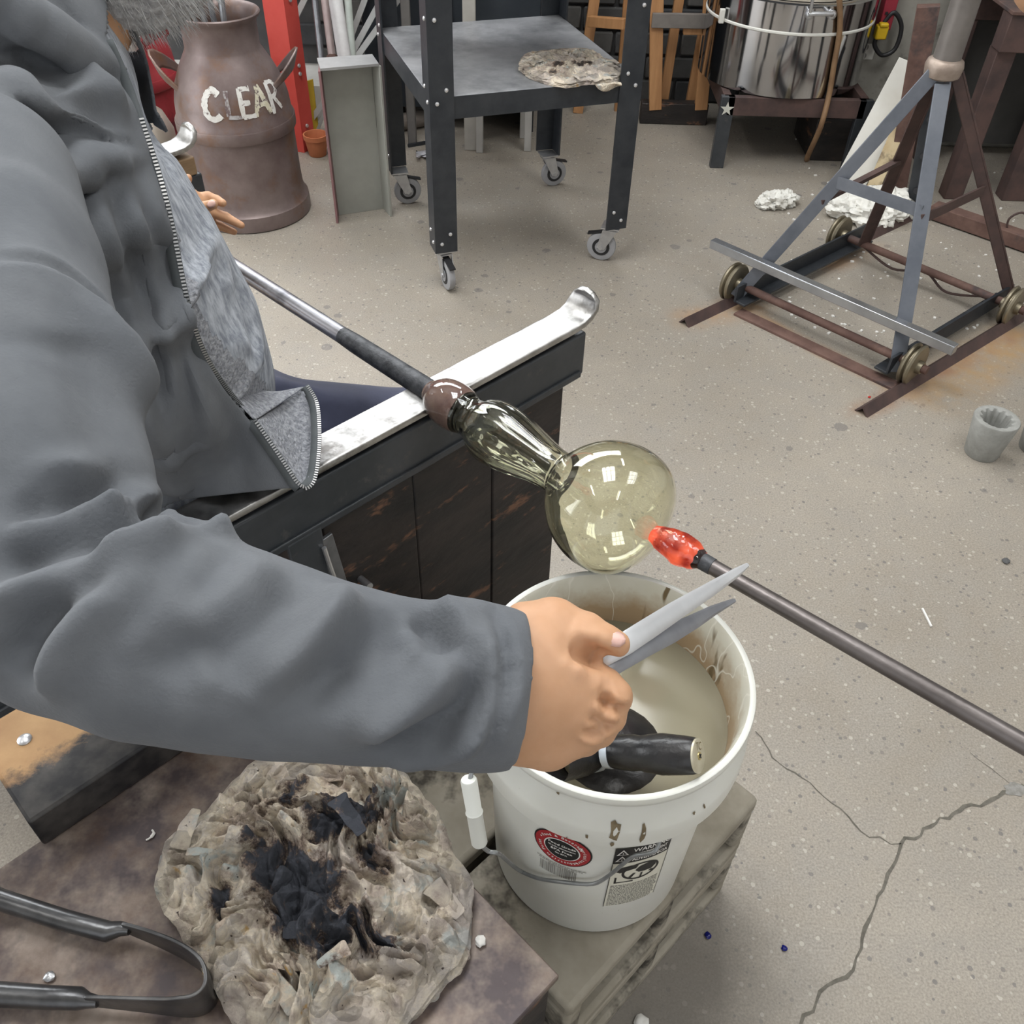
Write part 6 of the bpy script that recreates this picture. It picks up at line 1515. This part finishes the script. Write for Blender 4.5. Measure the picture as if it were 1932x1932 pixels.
# ---- hands ------------------------------------------------------------
skin = mat('skin', (.50, .275, .150), (.58, .335, .200), 16, rough=.5, bump=.12, bscale=320, bdist=.0006, subsurf=.12, spec=.4)
def Z(x, y, t): return np.array(P(900 + x * .2795, 1080 + y * .2795, t))
def hand_r(q):
    wr = Z(150, 760, .548)
    view = np.array(FW)
    d = cone(q, wr, Z(330, 770, .552), .036, .036, (view, .75))
    mcp = [Z(850, 762, .556), Z(832, 905, .552), Z(770, 1030, .554), Z(680, 1122, .560)]
    st_ = [Z(430, 540, .566), Z(400, 700, .560), Z(370, 850, .560), Z(330, 990, .565)]
    for a, b, r0, r1 in zip(st_, mcp, (.027, .029, .029, .026), (.0108, .0112, .0106, .0098)): d = smin(d, cone(q, a, b, r0, r1), .012)
    d = smin(d, cone(q, Z(300, 1030, .565), Z(480, 1170, .568), .022, .0155), .016)       # heel by the little finger
    d = smin(d, cone(q, Z(420, 430, .568), Z(520, 360, .569), .024, .017), .016)         # thumb root
    th = smin(cone(q, Z(520, 370, .569), Z(735, 395, .564), .0165, .0118), smin(cone(q, Z(735, 395, .564), Z(870, 455, .558), .0112, .0094), cone(q, Z(870, 455, .558), Z(950, 482, .556), .0094, .0080), .003), .004)
    d = smin(d, th, .005)
    pip = [Z(935, 835, .551), Z(892, 970, .555), Z(828, 1072, .561), Z(733, 1142, .568)]
    dip = [Z(925, 875, .584), Z(880, 1000, .588), Z(800, 1070, .592), Z(710, 1120, .592)]
    tip = [Z(840, 830, .598), Z(800, 930, .600), Z(740, 1010, .600), Z(650, 1070, .598)]
    for a, b, c, e, r in zip(mcp, pip, dip, tip, (.0102, .0104, .0098, .0088)):
        f = smin(cone(q, a, b, r * 1.1, r), smin(cone(q, b, c, r, r * .92), cone(q, c, e, r * .92, r * .78), .003), .003); d = smin(d, f, .0035)
    return d
hv, hf = surface(hand_r, np.min([Z(100, 200, .5), Z(1200, 1400, .68), Z(100, 1400, .6), Z(1200, 200, .6)], 0) - .04, np.max([Z(100, 200, .66), Z(1200, 1400, .5), Z(100, 1400, .6), Z(1200, 200, .6)], 0) + .04, .0022)
hv = relax(hv, hf, 2)
def sc_h(pts): return [(900 + x * .2795, 1080 + y * .2795) for x, y in pts]
hv = sculpt(hv, hf, [(sc_h([(868, 790), (876, 850), (862, 930), (850, 990)]), .003, -.003), (sc_h([(820, 830), (900, 900), (1000, 930)]), .003, -.005), (sc_h([(770, 970), (840, 1030), (940, 1050)]), .003, -.004), (sc_h([(720, 1060), (790, 1090), (850, 1110)]), .003, -.003), (sc_h([(620, 520), (740, 550), (830, 580), (890, 600)]), .006, -.006), (sc_h([(700, 640), (800, 600), (880, 590)]), .008, -.003), (sc_h([(640, 330), (740, 400), (800, 470)]), .006, .0015), (sc_h([(560, 560), (700, 700), (840, 770)]), .006, .0015), (sc_h([(880, 450), (890, 500), (880, 560)]), .0035, -.0012), (sc_h([(760, 1060), (800, 1080), (860, 1060)]), .004, -.003)])
# left hand beyond the body
def Zl(x, y, t): return np.array(P(300 + x * .13976, 200 + y * .13976, t))
def hand_l(q):
    def seg2(pts, rs, k=.003):
        o = None
        for a_, b_, ra, rb in zip(pts, pts[1:], rs, rs[1:]):
            c = cone(q, a_, b_, ra, rb); o = c if o is None else smin(o, c, k)
        return o
    d = seg2([LWR, Zl(330, 1290, 1.62), Zl(480, 1340, 1.63)], [.027, .026, .020], .01)
    d = smin(d, cone(q, Zl(420, 1300, 1.63), Zl(700, 1440, 1.65), .022, .0125), .012)
    d = smin(d, cone(q, Zl(400, 1400, 1.63), Zl(620, 1540, 1.66), .018, .0095), .010)
    d = smin(d, seg2([Zl(430, 1400, 1.615), Zl(600, 1375, 1.605), Zl(730, 1325, 1.60)], [.0125, .0105, .0088]), .005)      # thumb
    d = smin(d, seg2([Zl(480, 1250, 1.64), Zl(660, 1225, 1.64), Zl(780, 1270, 1.64), Zl(860, 1310, 1.635)], [.0105, .0092, .0085, .0072]), .005)
    d = smin(d, seg2([Zl(700, 1430, 1.65), Zl(900, 1500, 1.655), Zl(1110, 1610, 1.66)], [.0100, .0088, .0066]), .004)
    d = smin(d, seg2([Zl(640, 1540, 1.665), Zl(820, 1620, 1.67), Zl(1015, 1700, 1.675)], [.0090, .0080, .0060]), .004)
    d = smin(d, seg2([Zl(360, 1230, 1.66), Zl(350, 1080, 1.655), Zl(390, 975, 1.65)], [.0105, .0090, .0078]), .005)
    return d
c0 = Zl(600, 1350, 1.64)
lhv, lhf = surface(hand_l, c0 - .14, c0 + .14, .0024); lhv = relax(lhv, lhf, 1)
# head, neck, arms and legs under the clothes
HC = np.array(P(172, -182, .905)); CH = np.array(P(245, -25, .885)); look = CH - HC
hax = [TF[0], TR[0], np.cross(TF[0], TR[0])]
fwd = V(P(420, -80, .88)) - V(P(215, -160, .905)); fwd = np.array(fwd.normalized()); upx = -look / np.linalg.norm(look); fwd = fwd - upx * (fwd @ upx); fwd /= np.linalg.norm(fwd); sid = np.cross(upx, fwd)
KR_ = np.array(P(790, 800, 1.40)); HIP = TC[-1] + np.array([0, 0, -.03]); HR = np.array(P(430, 815, 1.40)); HL = np.array(P(330, 790, 1.58)); HIP = np.array(P(385, 850, 1.42))
KR_ = np.array(BW(.30, .145, .555)); KL_ = np.array(BW(.10, .66, .53)); FR_ = np.array(BW(.33, .16, .09)); FL_ = np.array(BW(.14, .70, .09))
def body_d(q):
    d = torso_d(q) + .012
    d = smin(d, cone(q, TC[0] + upx * .0, HC - upx * .05, .058, .055), .02)
    hd = ellip(q, HC + upx * .025, [fwd, sid, upx], (.098, .078, .108)); jaw = ellip(q, HC - upx * .055 + fwd * .022, [fwd, sid, upx], (.072, .062, .062))
    d = smin(d, smin(hd, jaw, .03), .015)
    d = smin(d, cone(q, HC + fwd * .090 + upx * .01, HC + fwd * .116 - upx * .022, .008, .016), .010)
    for s_ in (-1, 1): d = smin(d, ellip(q, HC + sid * .078 * s_ - upx * .005, [fwd, sid, upx], (.022, .010, .032)), .006)
    d = smin(d, cone(q, AC[0], AC[4], .048, .036), .02); d = smin(d, smin(cone(q, AC[4], AC[8], .032, .026), cone(q, AC[8], AC[-1], .026, .024), .01), .01)
    d = smin(d, cone(q, LSH, LEL, .052, .044), .02); d = smin(d, cone(q, LEL, LWR, .042, .030), .01)
    for h_, k_, f_ in ((HR, KR_, FR_), (HL, KL_, FL_)): d = smin(d, smin(cone(q, h_, k_, .078, .056), cone(q, k_, f_, .054, .036), .02), .03)
    return d
bv, bf = surface(body_d, (-1.15, .1, .02), (.35, 2.0, 1.75), .011); bv = relax(bv, bf, 1)
allv = np.concatenate([bv, hv, lhv]); allf = np.concatenate([bf, hf + len(bv), lhf + len(bv) + len(hv)])
bodyo = mesh_from('body', allv, allf, skin, person)
# nails
nail = mat('finger_nail', (.66, .42, .36), rough=.3)
def nail_at(c, d, n, l, w_, parent=bodyo):
    d = V(d).normalized(); n = V(n); n = (n - d * n.dot(d)).normalized(); s_ = d.cross(n); rows = []
    for i in range(6):
        t = i / 5 * 2 - 1; hw = w_ * math.sqrt(max(.05, 1 - abs(t) ** 3.0)); rows.append([V(c) + d * l * t + s_ * hw * (j / 4 * 2 - 1) + n * (.0012 - .0022 * (j / 4 * 2 - 1) ** 2) for j in range(5)])
    MB().grid(rows, True).build('fingernail', nail, parent, solid=.0006)
tb_ = V(Z(935, 445, .5485)); nail_at(tb_, Z(960, 478, .561) - Z(870, 455, .563), -np.array(FW) + .7 * np.array(UP), .0062, .0052)
nail_at(Zl(705, 1322, 1.5905), Zl(730, 1325, 1.60) - Zl(600, 1375, 1.605), -FW, .0085, .0066)
# ---- trousers
trm = mat('navy_twill_trousers', (.030, .034, .065), (.042, .047, .085), 14, rough=.85, bump=.3, bscale=300, bdist=.0006, sheen=.2)
def trouser_d(q):
    d = ellip(q, HIP + np.array([0, 0, .02]), [TF[-1], TR[-1], np.cross(TF[-1], TR[-1])], (.15, .17, .15))
    for h_, k_, f_ in ((HR, KR_, FR_), (HL, KL_, FL_)): d = smin(d, smin(cone(q, h_, k_, .092, .076), cone(q, k_, f_, .074, .062), .03), .04)
    return d
pv, pf = surface(trouser_d, (-1.1, .5, .03), (.5, 2.0, .95), .011); pv = relax(pv, pf, 2)
pv = sculpt(pv, pf, [([(500, 740), (560, 760), (620, 800)], .015, -.006), ([(500, 720), (600, 745), (700, 760)], .02, .005)])
keep = (pv[:, 2] > .08)[pf].all(1); pf2 = pf[keep]; used = np.unique(pf2); mp_ = np.full(len(pv), -1); mp_[used] = np.arange(len(used))
mesh_from('trousers', pv[used], mp_[pf2], trm, person)
for f_ in (FR_, FL_):
    c = V((f_[0], f_[1], .0)); sh_ = MB().sphere((0, 0, 0), 1, 20, 12)
    sh_.v = [c + BU * (.06 + p.x * .14) + BN * p.y * .048 + V((0, 0, max(0.001, .045 + p.z * .055))) for p in sh_.v]; sh_.build('shoe', black_plastic, person)
# ---- beard, hair, face
brd = mat('grey_white_beard', (.36, .345, .345), (.62, .61, .60), 130, rough=.9, bump=1.0, bscale=160, bdist=.004, stretch=(1, 1, 1), detail=6)
def beard_d(q):
    d = ellip(q, HC - upx * .070 + fwd * .030, [fwd, sid, upx], (.080, .068, .060)); return np.maximum(d, -( -((q - HC) @ upx) - .012 + 0 * q[:, 0]))
def beard_f(q): return np.maximum(ellip(q, HC - upx * .074 + fwd * .018, [fwd, sid, upx], (.096, .074, .068)), ((q - HC) @ upx) + .030)
ev, ef = surface(beard_f, HC - .2, HC + .2, .004); ev = relax(ev, ef, 2)
en = normals_of(ev, ef); nn = np.array([_nz.noise(V(p) * 60) + .6 * _nz.noise(V(p) * 140) for p in ev]); ev = ev + en * (nn * .003)[:, None]
beard = mesh_from('beard', ev, ef, brd, person)
strands = MB(); r_ = random.Random(5); idx = [r_.randrange(len(ev)) for _ in range(2600)]
for i in idx:
    p = V(ev[i]); n = V(en[i]); dn = V(-upx * .7 + fwd * .25); d = (n * .55 + dn * .7 + V((r_.uniform(-.3, .3), r_.uniform(-.3, .3), r_.uniform(-.3, .3)))).normalized(); l = r_.uniform(.008, .02)
    s_ = d.orthogonal().normalized() * .0005; strands.add([p - s_, p + s_, p + d * l + V((0, 0, -.003))], [(0, 1, 2)])
tag(strands.build('beard_strands', mat('pale_beard_hair', (.52, .51, .50), rough=.7), beard), kind='stuff')
ev, ef = surface(lambda q: np.maximum(ellip(q, HC + upx * .030 - fwd * .006, [fwd, sid, upx], (.106, .087, .116)), -((q - HC) @ upx * .6 - (q - HC) @ fwd + .03)), HC - .2, HC + .2, .006)
mesh_from('hair', relax(ev, ef, 1), ef, brd, person)
for s_ in (-1, 1):
    MB().sphere(HC + fwd * .088 + sid * .031 * s_ + upx * .022, .0125, 14, 10).build('eye', mat('eye_white', (.7, .68, .66), rough=.2), person)
ml = [V(HC + fwd * (.098 - .06 * (t - .5) ** 2) + sid * .045 * (t - .5) - upx * .045) for t in [i / 6 for i in range(7)]]
MB().tube(ml, .005, 8).build('lips', mat('lip', (.42, .17, .14), rough=.5), person)

# ================================================================== jacks (sprung shaping tool) in the right hand
jm = mat('skylit_tool_steel', (.62, .63, .65), (.74, .75, .77), 12, rough=.36, metal=.55, bump=.08, bscale=90)  # upper blade: skylight reflection put into a paler base colour
jd = mat('shaded_tool_steel', (.25, .26, .29), (.36, .37, .40), 12, rough=.38, metal=.5, bump=.1, bscale=90)  # lower blade: same steel, its shade put into a darker colour
jk = thing('steel_jacks', P(1180, 1220, .60), 'pair of steel jacks with two long blades held in the right hand over the bucket', 'jacks')
def blade(pts, M, name):
    "flat tapered blade: (pixel, depth, width m, thickness m)"
    rows = []; c = [(P(x, y, t), w_, th) for x, y, t, w_, th in pts]
    b = MB()
    for i, (p, w_, th) in enumerate(c):
        d = (c[min(i + 1, len(c) - 1)][0] - c[max(i - 1, 0)][0]).normalized(); vw = (CAM - p).normalized(); s_ = d.cross(vw).normalized(); n = s_.cross(d)
        rows.append([p + s_ * w_ / 2 + n * th * .1, p + s_ * w_ * .28 + n * th / 2, p - s_ * w_ * .28 + n * th / 2, p - s_ * w_ / 2 + n * th * .1, p - s_ * w_ / 2 - n * th * .4, p - s_ * w_ * .2 - n * th / 2, p + s_ * w_ * .2 - n * th / 2, p + s_ * w_ / 2 - n * th * .4])
    b.grid(rows, True, True); m_ = len(rows[0]); b.f += [tuple(range(m_))[::-1], tuple((len(rows) - 1) * m_ + j for j in range(m_))]; b.sm += [False, False]
    return b.build(name, M, jk)
blade([(1085, 1266, .600, .010, .005), (1140, 1238, .592, .013, .006), (1180, 1214, .600, .0150, .007), (1220, 1188, .625, .0150, .007), (1275, 1152, .665, .0140, .0065), (1340, 1112, .72, .0115, .006), (1390, 1080, .76, .0080, .005), (1410, 1066, .775, .004, .003)], jm, 'blade')
blade([(1060, 1310, .612, .010, .005), (1120, 1278, .605, .013, .006), (1170, 1245, .606, .0150, .007), (1215, 1220, .630, .0150, .007), (1265, 1196, .665, .0140, .0065), (1310, 1172, .70, .0115, .006), (1345, 1152, .73, .0085, .005), (1385, 1133, .76, .004, .003)], jd, 'blade')
# spring bow behind the hand
sp_ = catmull([P(1085, 1266, .600), P(1010, 1310, .606), P(975, 1350, .612), P(985, 1375, .618), P(1060, 1310, .612)], 6)

# bare elbow of a second person who holds the punty off to the right
p2 = thing('person', P(2010, -40, 1.25), 'bare elbow of a second person at the top right corner', 'person')
e0, e1_, e2_ = np.array(P(1990, -46, 1.22)), np.array(P(2330, -200, 1.30)), np.array(P(2120, -420, 1.45))
def arm2(q): return smin(cone(q, e0, e1_, .047, .036), cone(q, e0, e2_, .048, .060), .02)
av, af = surface(arm2, np.minimum(np.minimum(e0, e1_), e2_) - .09, np.maximum(np.maximum(e0, e1_), e2_) + .09, .008)
mesh_from('body', relax(av, af, 2), af, skin, p2)
